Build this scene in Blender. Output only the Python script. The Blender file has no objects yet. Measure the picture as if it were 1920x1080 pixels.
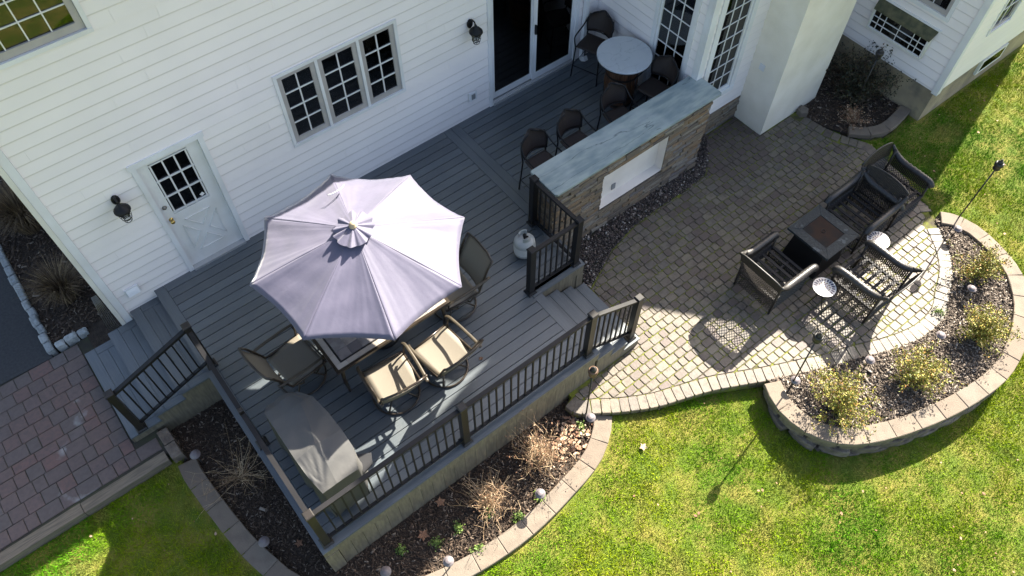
import bpy, math, random
import numpy as np
from mathutils import Vector, Matrix
from math import sin, cos, pi, radians, sqrt, atan2, hypot

scene = bpy.context.scene
COL = scene.collection
rnd = random.Random(7)

# ------------------------------------------------------------------ camera
cam_d = bpy.data.cameras.new("camera")
cam = bpy.data.objects.new("camera", cam_d)
COL.objects.link(cam)
R = ((0.785435644, 0.515817846, -0.342085953), (-0.618941009, 0.656082018, -0.431819886), (0.001696039, 0.550897755, 0.834571020))
M = Matrix.Identity(4)
for i in range(3):
    for j in range(3):
        M[i][j] = R[i][j]
M.translation = Vector((-0.3237, -7.7422, 9.0746))
cam.matrix_world = M
cam_d.sensor_width = 36.0
cam_d.lens = 1463.954 / 1920 * 36
cam_d.clip_start = 0.1
cam_d.clip_end = 400
scene.camera = cam

# ------------------------------------------------------------------ light
SUN = Vector((1.28, 0.30, 1.0)).normalized()
world = bpy.data.worlds.new("World")
scene.world = world
world.use_nodes = True
wn = world.node_tree
wn.nodes.clear()
sky = wn.nodes.new("ShaderNodeTexSky")
sky.sky_type = 'NISHITA'
sky.sun_disc = False
sky.sun_elevation = math.asin(SUN.z)
sky.sun_rotation = atan2(SUN.x, SUN.y)
sky.dust_density = 3.0
sky.ozone_density = 0.42
bg = wn.nodes.new("ShaderNodeBackground")
bg.inputs[1].default_value = 0.068
wo = wn.nodes.new("ShaderNodeOutputWorld")
wn.links.new(sky.outputs[0], bg.inputs[0])
wn.links.new(bg.outputs[0], wo.inputs[0])
sl = bpy.data.lights.new("sun", 'SUN')
sl.energy = 5.0
sl.angle = radians(0.53)
sl.color = (1.0, 0.93, 0.80)
so = bpy.data.objects.new("sun", sl)
COL.objects.link(so)
so.location = SUN * 40
so.rotation_mode = 'QUATERNION'
so.rotation_quaternion = SUN.to_track_quat('Z', 'Y')
scene.view_settings.view_transform = 'Standard'
scene.view_settings.look = 'None'
scene.view_settings.exposure = 2.33
scene.view_settings.gamma = 1.0
scene.view_settings.use_curve_mapping = False

# ------------------------------------------------------------------ materials
MATS = {}


def pm(name, col, col2=None, ns=8.0, nd=6, lo=.35, hi=.65, rough=.7, var=.0, ramp=None, bump=0, bs=60, stretch=None,
       spec=.5, metal=0, sheen=0, extra=None, bdist=.01, detail2=None, vein=None):
    """procedural material: colour (mixed with col2 by noise), brightness by the per-piece attribute 'tone', fine bump"""
    if name in MATS:
        return MATS[name]
    m = bpy.data.materials.new(name)
    m.use_nodes = True
    nt = m.node_tree
    n, l = nt.nodes, nt.links
    b = n["Principled BSDF"]
    b.inputs["Roughness"].default_value = rough
    b.inputs["Metallic"].default_value = metal
    b.inputs["Specular IOR Level"].default_value = spec
    if sheen:
        b.inputs["Sheen Weight"].default_value = sheen
        b.inputs["Sheen Roughness"].default_value = .4
    geo = n.new("ShaderNodeNewGeometry")
    vec = geo.outputs["Position"]
    if stretch:
        mp = n.new("ShaderNodeMapping")
        mp.inputs["Scale"].default_value = stretch
        l.new(vec, mp.inputs["Vector"])
        vec = mp.outputs[0]
    at = n.new("ShaderNodeAttribute")
    at.attribute_name = "tone"

    def noise(scale, det, v=vec):
        t = n.new("ShaderNodeTexNoise")
        t.inputs["Scale"].default_value = scale
        t.inputs["Detail"].default_value = det
        l.new(v, t.inputs["Vector"])
        return t.outputs[0]

    def mr(src, a, b_, c, d):
        x = n.new("ShaderNodeMapRange")
        x.inputs[1].default_value, x.inputs[2].default_value = a, b_
        x.inputs[3].default_value, x.inputs[4].default_value = c, d
        l.new(src, x.inputs[0])
        return x.outputs[0]

    def mix(fac, a, b_, mode='MIX'):
        x = n.new("ShaderNodeMix")
        x.data_type = 'RGBA'
        x.blend_type = mode
        for sock, val in ((x.inputs[0], fac), (x.inputs[6], a), (x.inputs[7], b_)):
            if isinstance(val, (int, float)):
                sock.default_value = val
            elif isinstance(val, tuple):
                sock.default_value = (*val[:3], 1)
            else:
                l.new(val, sock)
        return x.outputs[2]

    if ramp:
        cr = n.new("ShaderNodeValToRGB")
        cr.color_ramp.interpolation = 'LINEAR'
        el = cr.color_ramp.elements
        while len(el) < len(ramp):
            el.new(.5)
        for e, (p, c) in zip(el, ramp):
            e.position = p
            e.color = (*c, 1)
        l.new(at.outputs["Fac"], cr.inputs[0])
        c = cr.outputs[0]
    else:
        c = tuple(col)
    if col2 is not None:
        c = mix(mr(noise(ns, nd), lo, hi, 0, 1), c, tuple(col2))
    if detail2:   # (scale, lo, hi, colour, amount, stretch?)
        sc_, lo_, hi_, cc, am = detail2
        c = mix(mr(noise(sc_, 5, geo.outputs["Position"]), lo_, hi_, 0, am), c, tuple(cc))
    if vein:      # (stretch, scale, half width, colour, amount): thin lines where the noise crosses its middle
        st_, sc_, w_, cc, am = vein
        mp2 = n.new("ShaderNodeMapping")
        mp2.inputs["Scale"].default_value = st_
        mp2.inputs["Rotation"].default_value = (0, 0, .16)
        l.new(geo.outputs["Position"], mp2.inputs["Vector"])
        ma = n.new("ShaderNodeMath"); ma.operation = 'SUBTRACT'; ma.inputs[1].default_value = .5
        l.new(noise(sc_, 7, mp2.outputs[0]), ma.inputs[0])
        mb_ = n.new("ShaderNodeMath"); mb_.operation = 'ABSOLUTE'
        l.new(ma.outputs[0], mb_.inputs[0])
        c = mix(mr(mb_.outputs[0], 0, w_, am, 0), c, tuple(cc))
    if var:
        hv = n.new("ShaderNodeHueSaturation")
        l.new(mr(at.outputs["Fac"], 0, 1, 1 - var, 1 + var), hv.inputs["Value"])
        if isinstance(c, tuple):
            hv.inputs["Color"].default_value = (*c, 1)
        else:
            l.new(c, hv.inputs["Color"])
        c = hv.outputs[0]
    if isinstance(c, tuple):
        b.inputs["Base Color"].default_value = (*c, 1)
    else:
        l.new(c, b.inputs["Base Color"])
    if bump:
        bp = n.new("ShaderNodeBump")
        bp.inputs["Strength"].default_value = bump
        bp.inputs["Distance"].default_value = bdist
        l.new(noise(bs, 4), bp.inputs["Height"])
        l.new(bp.outputs[0], b.inputs["Normal"])
    if extra:
        extra(nt, b, l, n)
    MATS[name] = m
    return m


def glass_mat(name, tint, ior=1.75, rough=.015):
    m = bpy.data.materials.new(name)
    m.use_nodes = True
    n, l = m.node_tree.nodes, m.node_tree.links
    n.clear()
    o = n.new("ShaderNodeOutputMaterial")
    t = n.new("ShaderNodeBsdfTransparent")
    t.inputs[0].default_value = (*tint, 1)
    g = n.new("ShaderNodeBsdfGlossy")
    g.inputs["Roughness"].default_value = rough
    f = n.new("ShaderNodeFresnel")
    f.inputs[0].default_value = ior
    x = n.new("ShaderNodeMixShader")
    l.new(f.outputs[0], x.inputs[0])
    l.new(t.outputs[0], x.inputs[1])
    l.new(g.outputs[0], x.inputs[2])
    l.new(x.outputs[0], o.inputs[0])
    return m


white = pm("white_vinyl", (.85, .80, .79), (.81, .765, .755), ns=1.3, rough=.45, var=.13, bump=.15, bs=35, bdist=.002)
trimw = pm("white_trim", (.74, .75, .77), (.66, .66, .66), ns=2.2, rough=.45, bump=.05, bs=30)
creamw = pm("cream_trim", (.70, .69, .63), (.60, .58, .52), ns=2.0, rough=.5)
sashm = pm("taupe_sash", (.42, .39, .375), (.36, .34, .33), ns=5, rough=.5)
muntm = pm("muntin_white", (.66, .66, .66), rough=.4)
darkroom = pm("dark_room", (.13, .09, .07), (.05, .038, .034), ns=3, rough=.9)
doorw = pm("door_paint", (.72, .72, .72), (.66, .65, .63), ns=3, rough=.35, bump=.05, bs=60)
stucco = pm("stucco", (.86, .80, .69), (.76, .70, .58), ns=2.5, lo=.35, hi=.7, rough=.95, bump=.9, bs=70, bdist=.008)
found = pm("foundation_parge", (.40, .33, .21), (.24, .20, .14), ns=2.2, rough=.95, bump=.5, bs=50, detail2=(1.4, .52, .66, (.06, .065, .07), .8))
roofm = pm("roof_shingle", (.09, .085, .08), (.13, .12, .11), ns=14, rough=.95)
deckm = pm("deck_composite", (.086, .101, .112), (.058, .071, .082), ns=9, lo=.3, hi=.7, detail2=(1.3, .5, .75, (.15, .155, .15), .3), rough=.38, spec=.9, var=.16, stretch=(.35, 9, 9), bump=.35, bs=26, bdist=.004)
deckmy = pm("deck_composite_cross", (.087, .102, .114), (.060, .073, .083), ns=9, lo=.3, hi=.7, detail2=(1.3, .5, .75, (.15, .155, .15), .3), rough=.38, spec=.9, var=.14, stretch=(9, .35, 9), bump=.35, bs=26, bdist=.004)
skirtm = pm("deck_skirt", (.19, .165, .115), (.12, .105, .078), ns=6, rough=.7, var=.08, stretch=(5, 5, .8), bump=.3, bs=14, bdist=.004)
railm = pm("rail_metal", (.012, .012, .013), (.017, .016, .017), ns=6, rough=.5, spec=.22)
postm = pm("post_bronze", (.024, .020, .017), (.016, .014, .013), ns=5, rough=.4, spec=.4)
granite = pm("blue_quartzite", (.335, .385, .365), (.215, .27, .28), ns=3.2, nd=10, lo=.38, hi=.62, rough=.22, stretch=(.9, 3.6, 3), detail2=(1.2, .5, .62, (.40, .44, .43), .6), vein=((.22, 1.5, 1), 1.1, .0045, (.045, .065, .085), .7))
nichem = pm("niche_white", (.80, .74, .68), (.72, .66, .60), ns=3, rough=.85)
barrelm = pm("barrel_oak", (.13, .06, .028), (.05, .022, .012), ns=6, rough=.5, var=.3, stretch=(8, 8, .8))
hoopm = pm("barrel_hoop", (.03, .028, .028), rough=.5, metal=.6)
marble = pm("white_marble", (.50, .53, .555), (.46, .49, .52), ns=3, nd=8, lo=.4, hi=.7, rough=.25, detail2=(2.3, .53, .57, (.45, .47, .50), .4), vein=((1, 1.6, 1), 2.2, .010, (.30, .32, .35), .6))
weave = pm("brown_weave", (.030, .019, .015), (.018, .012, .011), ns=120, nd=1, rough=.55, bump=.7, bs=170, bdist=.004)
blackm = pm("black_metal", (.009, .009, .010), rough=.5, spec=.25)
sling = pm("tan_sling", (.170, .148, .115), (.150, .128, .096), ns=200, nd=1, rough=.75, bump=.3, bs=220, bdist=.002)
bronze = pm("bronze_frame", (.030, .022, .017), (.05, .038, .026), ns=8, rough=.28, metal=.3, spec=.6)
armm = pm("bronze_arm", (.045, .037, .026), (.065, .052, .035), ns=12, rough=.35, metal=.2)
tilem = pm("slate_tile", None, ramp=[(0, (.10, .09, .095)), (.4, (.17, .15, .145)), (.7, (.23, .20, .18)), (1, (.15, .145, .15))], col2=(.10, .09, .09), ns=11, lo=.45, hi=.75, rough=.35) if False else None


def ramp_mat(name, ramp, **k):
    return pm(name, (1, 1, 1), ramp=ramp, **k)


tilem = ramp_mat("slate_tile", [(0, (.10, .09, .095)), (.4, (.17, .15, .145)), (.7, (.23, .20, .18)), (1, (.15, .145, .15))], col2=(.10, .09, .09), ns=11, lo=.45, hi=.75, rough=.35)
tilelt = ramp_mat("border_tile", [(0, (.26, .23, .20)), (1, (.36, .32, .28))], rough=.35)
tiledk = pm("dark_tile", (.02, .018, .018), rough=.35)
umbm = pm("canopy_fabric", (.098, .091, .138), (.080, .076, .118), ns=3, rough=.66, sheen=.5, bump=.22, bs=12, bdist=.01, stretch=(1, 1, 1))
stripm = pm("strap_white", (.75, .75, .76), rough=.6)
woodk = pm("finial_wood", (.42, .33, .22), (.35, .26, .16), ns=30, rough=.5)
coverm = pm("grill_cover", (.082, .080, .076), (.062, .061, .060), ns=3, rough=.6, spec=.35, sheen=.0, bump=.4, bs=7, bdist=.012)
coverd = pm("grill_black", (.02, .02, .022), rough=.5)
tankm = pm("tank_grey", (.42, .43, .42), (.36, .37, .36), ns=8, rough=.4)
tankw = pm("tank_label", (.62, .62, .60), rough=.5)
paver = ramp_mat("patio_paver", [(0, (.092, .067, .058)), (.25, (.116, .093, .074)), (.55, (.150, .124, .092)), (.8, (.115, .100, .084)), (1, (.170, .140, .100))], col2=(.070, .056, .046), ns=16, nd=8, lo=.45, hi=.8, rough=.62, bump=.6, bs=45, bdist=.006)
paver_r = ramp_mat("drive_paver", [(0, (.140, .092, .080)), (.3, (.125, .095, .086)), (.55, (.108, .090, .083)), (.8, (.150, .088, .076)), (1, (.112, .108, .104))], col2=(.092, .072, .066), ns=20, nd=8, lo=.4, hi=.8, rough=.85, bump=.5, bs=60, bdist=.005, detail2=(1.7, .64, .72, (.34, .35, .35), .7))
jointm = pm("joint_moss", (.135, .150, .016), (.060, .050, .032), ns=4.5, nd=8, lo=.42, hi=.6, rough=1, bump=.6, bs=90)
jointd = pm("joint_sand", (.035, .03, .026), (.05, .055, .03), ns=4.5, rough=1)
capm = ramp_mat("wall_cap", [(0, (.150, .118, .090)), (.5, (.180, .145, .110)), (1, (.165, .138, .110))], col2=(.125, .100, .078), ns=7, nd=8, lo=.45, hi=.8, rough=.9, bump=.6, bs=55, bdist=.006)
blockm = ramp_mat("wall_block", [(0, (.15, .12, .09)), (1, (.21, .175, .14))], col2=(.10, .08, .065), ns=9, rough=.95, bump=1, bs=22, bdist=.02)
mulchm = ramp_mat("mulch_chip", [(0, (.040, .025, .016)), (.5, (.075, .050, .034)), (.85, (.14, .10, .07)), (1, (.30, .25, .20))], rough=.95)
mulchd = ramp_mat("mulch_chip_weathered", [(0, (.045, .032, .024)), (.4, (.10, .078, .060)), (.75, (.20, .165, .135)), (1, (.38, .33, .28))], rough=.95)
soil = pm("bed_soil", (.026, .018, .013), (.05, .036, .026), ns=14, nd=8, rough=1, bump=1, bs=40, bdist=.02)
soil2 = pm("bed_soil_dry", (.05, .037, .028), (.12, .095, .075), ns=18, nd=8, rough=1, bump=1, bs=40, bdist=.02)
pebble = ramp_mat("river_pebble", [(0, (.030, .024, .022)), (.5, (.065, .050, .044)), (.82, (.11, .078, .066)), (.94, (.22, .185, .15)), (1, (.5, .46, .42))], rough=.7)
stonev = ramp_mat("stone_veneer", [(0, (.10, .085, .075)), (.2, (.17, .135, .10)), (.45, (.24, .19, .13)), (.65, (.22, .135, .07)), (.8, (.28, .25, .20)), (1, (.155, .14, .14))], col2=(.14, .11, .08), ns=13, nd=9, lo=.4, hi=.75, rough=.85, stretch=(1, 1, 3), bump=.8, bs=30, bdist=.008)
mortar = pm("stone_backing", (.085, .07, .055), rough=1)
asphalt = pm("asphalt", (.030, .031, .034), (.042, .043, .046), ns=30, nd=8, rough=.9, bump=.5, bs=160)
cobble = ramp_mat("granite_cobble", [(0, (.26, .28, .29)), (1, (.40, .41, .40))], col2=(.17, .18, .17), ns=18, lo=.4, hi=.8, rough=.9, bump=.9, bs=30, bdist=.012)
tiem = pm("weathered_timber", (.20, .165, .12), (.12, .10, .075), ns=7, rough=.9, stretch=(.6, 8, 8), bump=.6, bs=18, bdist=.006)
wick = pm("wicker_dark", (.020, .016, .014), (.036, .030, .025), ns=60, rough=.5, spec=.5)
wickl = pm("wicker_roll", (.040, .036, .034), (.015, .014, .014), ns=50, rough=.45)
slatm = pm("seat_slat", (.022, .021, .023), rough=.65, spec=.25)
slate = pm("firepit_slate", (.030, .038, .042), (.015, .019, .022), ns=26, nd=10, rough=.65, spec=.3, bump=.5, bs=60, detail2=(9, .64, .68, (.12, .14, .15), .5))
rust = pm("burner_plate", (.036, .021, .015), (.018, .017, .017), ns=4, lo=.42, hi=.62, rough=.8, spec=.15)
ironm = pm("wrought_iron", (.015, .014, .014), rough=.5, spec=.3)
tablew = pm("mosaic_cream", (.66, .63, .58), (.58, .55, .52), ns=60, rough=.2)
petalm = ramp_mat("mosaic_tesserae", [(0, (.04, .045, .09)), (.5, (.05, .05, .10)), (.55, (.22, .13, .18)), (1, (.17, .12, .07))], rough=.25)
lightm = pm("light_cap", (.17, .145, .15), (.12, .105, .11), ns=12, rough=.5)
lightd = pm("light_stake", (.03, .028, .028), rough=.5)
bamboo = pm("torch_bamboo", (.16, .09, .05), (.07, .04, .025), ns=30, rough=.6)
torchd = pm("torch_dark", (.02, .018, .017), rough=.5)
lantern_glass = glass_mat("lantern_glass", (.6, .62, .62), 1.3)
glass = glass_mat("window_glass", (.95, .96, .95), 2.0)
glassd = glass_mat("window_glass_dark", (.35, .37, .38), 1.7)
brass = pm("brass", (.55, .38, .12), rough=.25, metal=1)
nickel = pm("aged_nickel", (.18, .17, .15), rough=.35, metal=.8)
greyp = pm("grey_plastic", (.22, .225, .23), rough=.5)
silverm = pm("aluminium", (.50, .50, .50), rough=.35, metal=.5)
mossm = pm("mossy_concrete", (.12, .115, .065), (.06, .065, .04), ns=9, nd=9, rough=1, bump=.7, bs=40)
leafbr = ramp_mat("dead_leaf", [(0, (.16, .075, .04)), (.5, (.30, .17, .10)), (1, (.50, .38, .26))], rough=.8)
grassm = pm("grass_blade", (.066, .195, .002), (.205, .265, .002), ns=.55, nd=8, lo=.40, hi=.58, spec=.12, rough=.6, var=.42, detail2=(2.3, .55, .68, (.26, .22, .07), .6))
lawnm = pm("lawn_thatch", (.075, .115, .004), (.17, .155, .025), ns=3.0, nd=9, lo=.4, hi=.65, rough=1, bump=1, bs=60, bdist=.02)
leafy = ramp_mat("shrub_leaf_yellow", [(0, (.09, .115, .012)), (.5, (.20, .20, .02)), (.85, (.30, .27, .035)), (1, (.38, .15, .035))], rough=.6)
leafd = ramp_mat("shrub_leaf_dark", [(0, (.012, .017, .006)), (.7, (.026, .030, .010)), (1, (.06, .03, .015))], rough=.6)
sprout = ramp_mat("sprout_green", [(0, (.09, .16, .025)), (1, (.18, .25, .05))], rough=.6)
twigl = ramp_mat("twig_straw", [(0, (.20, .12, .065)), (.6, (.38, .26, .15)), (1, (.55, .42, .27))], rough=.8)
twigd = ramp_mat("twig_brown", [(0, (.045, .03, .02)), (1, (.13, .09, .06))], rough=.85)
reedm = ramp_mat("dry_reed", [(0, (.055, .035, .020)), (.6, (.13, .085, .045)), (1, (.26, .19, .10))], rough=.8)
ceram = pm("glazed_ceramic", (.72, .73, .74), (.12, .13, .16), ns=24, lo=.52, hi=.6, rough=.2)
terra = pm("terracotta", (.42, .16, .10), rough=.6)


# ------------------------------------------------------------------ mesh builder
class MB:
    def __init__(s):
        s.v, s.f, s.t, s.sm = [], [], [], []

    def add(s, vs, fs, tone=.5, smooth=False):
        b = len(s.v)
        s.v += [tuple(p) for p in vs]
        for f in fs:
            s.f.append([i + b for i in f])
            s.t.append(tone)
            s.sm.append(smooth)
        return s

    def box(s, x0, x1, y0, y1, z0, z1, tone=.5):
        x0, x1 = min(x0, x1), max(x0, x1)
        y0, y1 = min(y0, y1), max(y0, y1)
        z0, z1 = min(z0, z1), max(z0, z1)
        s.add([(x0, y0, z0), (x1, y0, z0), (x1, y1, z0), (x0, y1, z0), (x0, y0, z1), (x1, y0, z1), (x1, y1, z1), (x0, y1, z1)],
              [(0, 3, 2, 1), (4, 5, 6, 7), (0, 1, 5, 4), (1, 2, 6, 5), (2, 3, 7, 6), (3, 0, 4, 7)], tone)
        return s

    def prism(s, poly, z0, z1, ch=0, tone=.5, bottom=True):
        a = sum(poly[i][0] * poly[(i + 1) % len(poly)][1] - poly[(i + 1) % len(poly)][0] * poly[i][1] for i in range(len(poly)))
        if a < 0:
            poly = poly[::-1]
        n = len(poly)
        vs = [(x, y, z0) for x, y in poly]
        fs = []
        if ch:
            cx, cy = sum(p[0] for p in poly) / n, sum(p[1] for p in poly) / n
            vs += [(x, y, z1 - ch) for x, y in poly]
            for x, y in poly:
                d = max(hypot(x - cx, y - cy), 1e-6)
                k = max(0, 1 - 1.5 * ch / d)
                vs.append((cx + (x - cx) * k, cy + (y - cy) * k, z1))
            for r in (0, 1):
                for i in range(n):
                    fs.append((r * n + i, r * n + (i + 1) % n, (r + 1) * n + (i + 1) % n, (r + 1) * n + i))
            fs.append(tuple(range(2 * n, 3 * n)))
        else:
            vs += [(x, y, z1) for x, y in poly]
            for i in range(n):
                fs.append((i, (i + 1) % n, n + (i + 1) % n, n + i))
            fs.append(tuple(range(n, 2 * n)))
        if bottom:
            fs.append(tuple(range(n - 1, -1, -1)))
        s.add(vs, fs, tone)
        return s

    def obox(s, c, X, Y, Z, tone=.5):
        c, X, Y, Z = Vector(c), Vector(X), Vector(Y), Vector(Z)
        vs = [c + sx * X + sy * Y + sz * Z for sz in (-1, 1) for sx, sy in ((-1, -1), (1, -1), (1, 1), (-1, 1))]
        s.add(vs, [(0, 3, 2, 1), (4, 5, 6, 7), (0, 1, 5, 4), (1, 2, 6, 5), (2, 3, 7, 6), (3, 0, 4, 7)], tone)
        return s

    def bar(s, a, b, w, h, tone=.5, up=(0, 0, 1)):
        """rectangular bar from a to b, w wide, h high"""
        a, b = Vector(a), Vector(b)
        d = (b - a)
        L = d.length
        d.normalize()
        sd = d.cross(Vector(up))
        if sd.length < 1e-4:
            sd = Vector((1, 0, 0))
        sd.normalize()
        u = sd.cross(d)
        return s.obox((a + b) / 2, d * L / 2, sd * w / 2, u * h / 2, tone)

    def tube(s, pts, r, n=6, closed=False, tone=.5, smooth=True, flat=None):
        pts = [Vector(p) for p in pts]
        N = len(pts)
        rs = r if isinstance(r, (list, tuple)) else [r] * N
        rings = []
        prev = None
        for i, p in enumerate(pts):
            if closed:
                d = pts[(i + 1) % N] - pts[i - 1]
            else:
                d = pts[min(i + 1, N - 1)] - pts[max(i - 1, 0)]
            if d.length < 1e-9:
                d = Vector((0, 0, 1))
            d.normalize()
            if prev is None:
                a = d.cross(Vector((0, 0, 1)))
                if a.length < .05:
                    a = d.cross(Vector((1, 0, 0)))
            else:
                a = prev - d * prev.dot(d)
            a.normalize()
            prev = a
            b = d.cross(a)
            ring = []
            for k in range(n):
                t = 2 * pi * k / n + (pi / 4 if n == 4 else 0)
                ring.append(p + a * (cos(t) * rs[i]) + b * (sin(t) * rs[i] * (flat or 1)))
            rings.append(ring)
        vs = [q for ring in rings for q in ring]
        fs = []
        for i in range(N if closed else N - 1):
            j = (i + 1) % N
            for k in range(n):
                k2 = (k + 1) % n
                fs.append((i * n + k, j * n + k, j * n + k2, i * n + k2))
        if not closed:
            fs.append(tuple(range(n)))
            fs.append(tuple((N - 1) * n + k for k in range(n - 1, -1, -1)))
        s.add(vs, [f[::-1] for f in fs], tone, smooth and n > 4)
        return s

    def lathe(s, c, prof, n=20, tone=.5, smooth=True, closed=True, sx=1, sy=1):
        vs, fs = [], []
        for r, z in prof:
            for k in range(n):
                t = 2 * pi * k / n
                vs.append((c[0] + r * cos(t) * sx, c[1] + r * sin(t) * sy, c[2] + z))
        for i in range(len(prof) - 1):
            for k in range(n):
                k2 = (k + 1) % n
                fs.append((i * n + k, i * n + k2, (i + 1) * n + k2, (i + 1) * n + k))
        s.add(vs, fs, tone, smooth)
        b = len(s.v) - len(vs)
        if closed:
            if prof[0][0] > 1e-4:
                s.f.append([b + k for k in range(n - 1, -1, -1)]); s.t.append(tone); s.sm.append(False)
            if prof[-1][0] > 1e-4:
                s.f.append([b + (len(prof) - 1) * n + k for k in range(n)]); s.t.append(tone); s.sm.append(False)
        return s

    def grid(s, fn, nu, nv, tone=.5, smooth=True, th=0):
        """surface fn(u,v); th>0 gives it thickness along its normal"""
        P = [[Vector(fn(i / nu, j / nv)) for j in range(nv + 1)] for i in range(nu + 1)]
        W = nv + 1
        vs = [p for row in P for p in row]
        fs = [(i * W + j, (i + 1) * W + j, (i + 1) * W + j + 1, i * W + j + 1) for i in range(nu) for j in range(nv)]
        if th:
            nrm = []
            for i in range(nu + 1):
                for j in range(nv + 1):
                    a = P[min(i + 1, nu)][j] - P[max(i - 1, 0)][j]
                    b = P[i][min(j + 1, nv)] - P[i][max(j - 1, 0)]
                    q = a.cross(b)
                    q.normalize()
                    nrm.append(q)
            K = len(vs)
            vs += [p - q * th for p, q in zip(vs[:K], nrm)]
            fs += [tuple(K + i for i in f[::-1]) for f in fs]
            rim = [i * W for i in range(nu + 1)] + [nu * W + j for j in range(1, nv + 1)] + [i * W + nv for i in range(nu - 1, -1, -1)] + [j for j in range(nv - 1, 0, -1)]
            for a, b in zip(rim, rim[1:] + rim[:1]):
                fs.append((a, K + a, K + b, b))
        s.add(vs, fs, tone, smooth)
        return s

    def build(s, name, mat, parent=None, **props):
        me = bpy.data.meshes.new(name)
        me.from_pydata(s.v, [], s.f)
        a = me.attributes.new("tone", 'FLOAT', 'FACE')
        a.data.foreach_set("value", s.t)
        if any(s.sm):
            me.polygons.foreach_set("use_smooth", s.sm)
        me.materials.append(mat)
        me.update()
        o = bpy.data.objects.new(name, me)
        COL.objects.link(o)
        if parent is not None:
            o.parent = parent
            o.matrix_parent_inverse = parent.matrix_basis.inverted() if not parent.get('_local') else Matrix.Identity(4)
        for k, v in props.items():
            o[k] = v
        return o


def thing(name, label, cat, loc=(0, 0, 0), rz=0.0, group=None, local=False):
    o = bpy.data.objects.new(name, None)
    COL.objects.link(o)
    o.location = loc
    o.rotation_euler = (0, 0, rz)
    o['label'] = label
    o['category'] = cat
    if group:
        o['group'] = group
    o.empty_display_size = .1
    if local:
        o['_local'] = 1
    return o


def mbasis(o):
    return Matrix.Translation(o.location) @ o.rotation_euler.to_matrix().to_4x4()


def tag(o, label, cat, group=None):
    o['label'] = label
    o['category'] = cat
    if group:
        o['group'] = group
    return o


def dup(root, loc, rz, label, group=None):
    r = root.copy()
    COL.objects.link(r)
    r.location = loc
    r.rotation_euler = (0, 0, rz)
    r['label'] = label
    if group:
        r['group'] = group
    for ch in list(root.children):
        c = ch.copy()
        COL.objects.link(c)
        c.parent = r
        for g in ch.children:
            d = g.copy()
            COL.objects.link(d)
            d.parent = c
    return r


def np_mesh(name, verts, faces, tones, mat, parent=None, **props):
    """large joined mesh from numpy arrays; faces (F,k)"""
    me = bpy.data.meshes.new(name)
    F, k = faces.shape
    me.vertices.add(len(verts))
    me.vertices.foreach_set("co", np.ascontiguousarray(verts, dtype=np.float32).ravel())
    me.loops.add(F * k)
    me.loops.foreach_set("vertex_index", faces.astype(np.int32).ravel())
    me.polygons.add(F)
    me.polygons.foreach_set("loop_start", np.arange(0, F * k, k, dtype=np.int32))
    me.polygons.foreach_set("loop_total", np.full(F, k, dtype=np.int32))
    me.update(calc_edges=True)
    a = me.attributes.new("tone", 'FLOAT', 'FACE')
    a.data.foreach_set("value", np.asarray(tones, dtype=np.float32))
    me.materials.append(mat)
    o = bpy.data.objects.new(name, me)
    COL.objects.link(o)
    if parent is not None:
        o.parent = parent
    for kk, v in props.items():
        o[kk] = v
    return o


def inside(poly, X, Y):
    r = np.zeros(X.shape, bool)
    n = len(poly)
    for i in range(n):
        x0, y0 = poly[i]
        x1, y1 = poly[(i + 1) % n]
        if y0 == y1:
            continue
        c = ((y0 > Y) != (y1 > Y)) & (X < (x1 - x0) * (Y - y0) / (y1 - y0) + x0)
        r ^= c
    return r


def catmull(pts, m=6, closed=False):
    P = [Vector((*p, 0)) if len(p) == 2 else Vector(p) for p in pts]
    out = []
    n = len(P)
    rng_ = range(n if closed else n - 1)
    for i in rng_:
        p0 = P[(i - 1) % n] if closed or i > 0 else P[0] * 2 - P[1]
        p1, p2 = P[i], P[(i + 1) % n]
        p3 = P[(i + 2) % n] if closed or i + 2 < n else P[-1] * 2 - P[-2]
        for k in range(m):
            t = k / m
            out.append(.5 * ((2 * p1) + (p2 - p0) * t + (2 * p0 - 5 * p1 + 4 * p2 - p3) * t * t + (3 * p1 - p0 - 3 * p2 + p3) * t ** 3))
    if not closed:
        out.append(P[-1])
    return out


def sst(t):
    t = np.clip(t, 0, 1)
    return t * t * (3 - 2 * t)


def lawn_z(x, y):
    return -.70 - .10 * np.maximum(0, -y - 4.6) + .15 * sst((x - 8.6) / 1.2) * sst((y + 8.2) / 1.2) * sst((-y - 4.4) / 1.2)


PZ = -.66     # patio level (deck floor is z = 0)
DZ = -.57     # driveway level

# ------------------------------------------------------------------ ground
MB().prism([(-2.13, .30), (-2.13, 14), (-24, 14), (-24, .62), (-2.9, .33)], -.75, DZ, tone=.5).build("asphalt_driveway", asphalt, kind="structure")

PATIO_EDGE = [(3.05, -4.66), (3.10, -4.85), (3.31, -4.99), (3.48, -5.12), (3.77, -5.30), (4.06, -5.45), (4.38, -5.57), (4.75, -5.71), (5.15, -5.91), (5.51, -6.10),
              (5.82, -6.25), (6.04, -6.35), (6.35, -6.50), (6.81, -6.67), (7.19, -6.84), (7.62, -6.98), (7.97, -7.03), (8.36, -6.99), (8.70, -6.82), (9.08, -6.63),
              (9.38, -6.36), (9.60, -6.06), (9.72, -5.87)]
pe = [(p.x, p.y) for p in catmull(PATIO_EDGE, 3)]
PATIO = pe + [(9.85, -5.74), (9.99, -5.51), (10.12, -5.0), (10.20, -4.5), (10.30, -4.16), (10.17, -3.98), (10.05, -3.75), (9.98, -3.48), (9.93, -3.12), (9.90, -2.84), (8.96, -2.84),
              (8.96, -2.28), (7.5, -2.28), (7.5, -2.5), (4.0, -2.5), (3.2, -3.3), (3.2, -4.62)]
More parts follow.
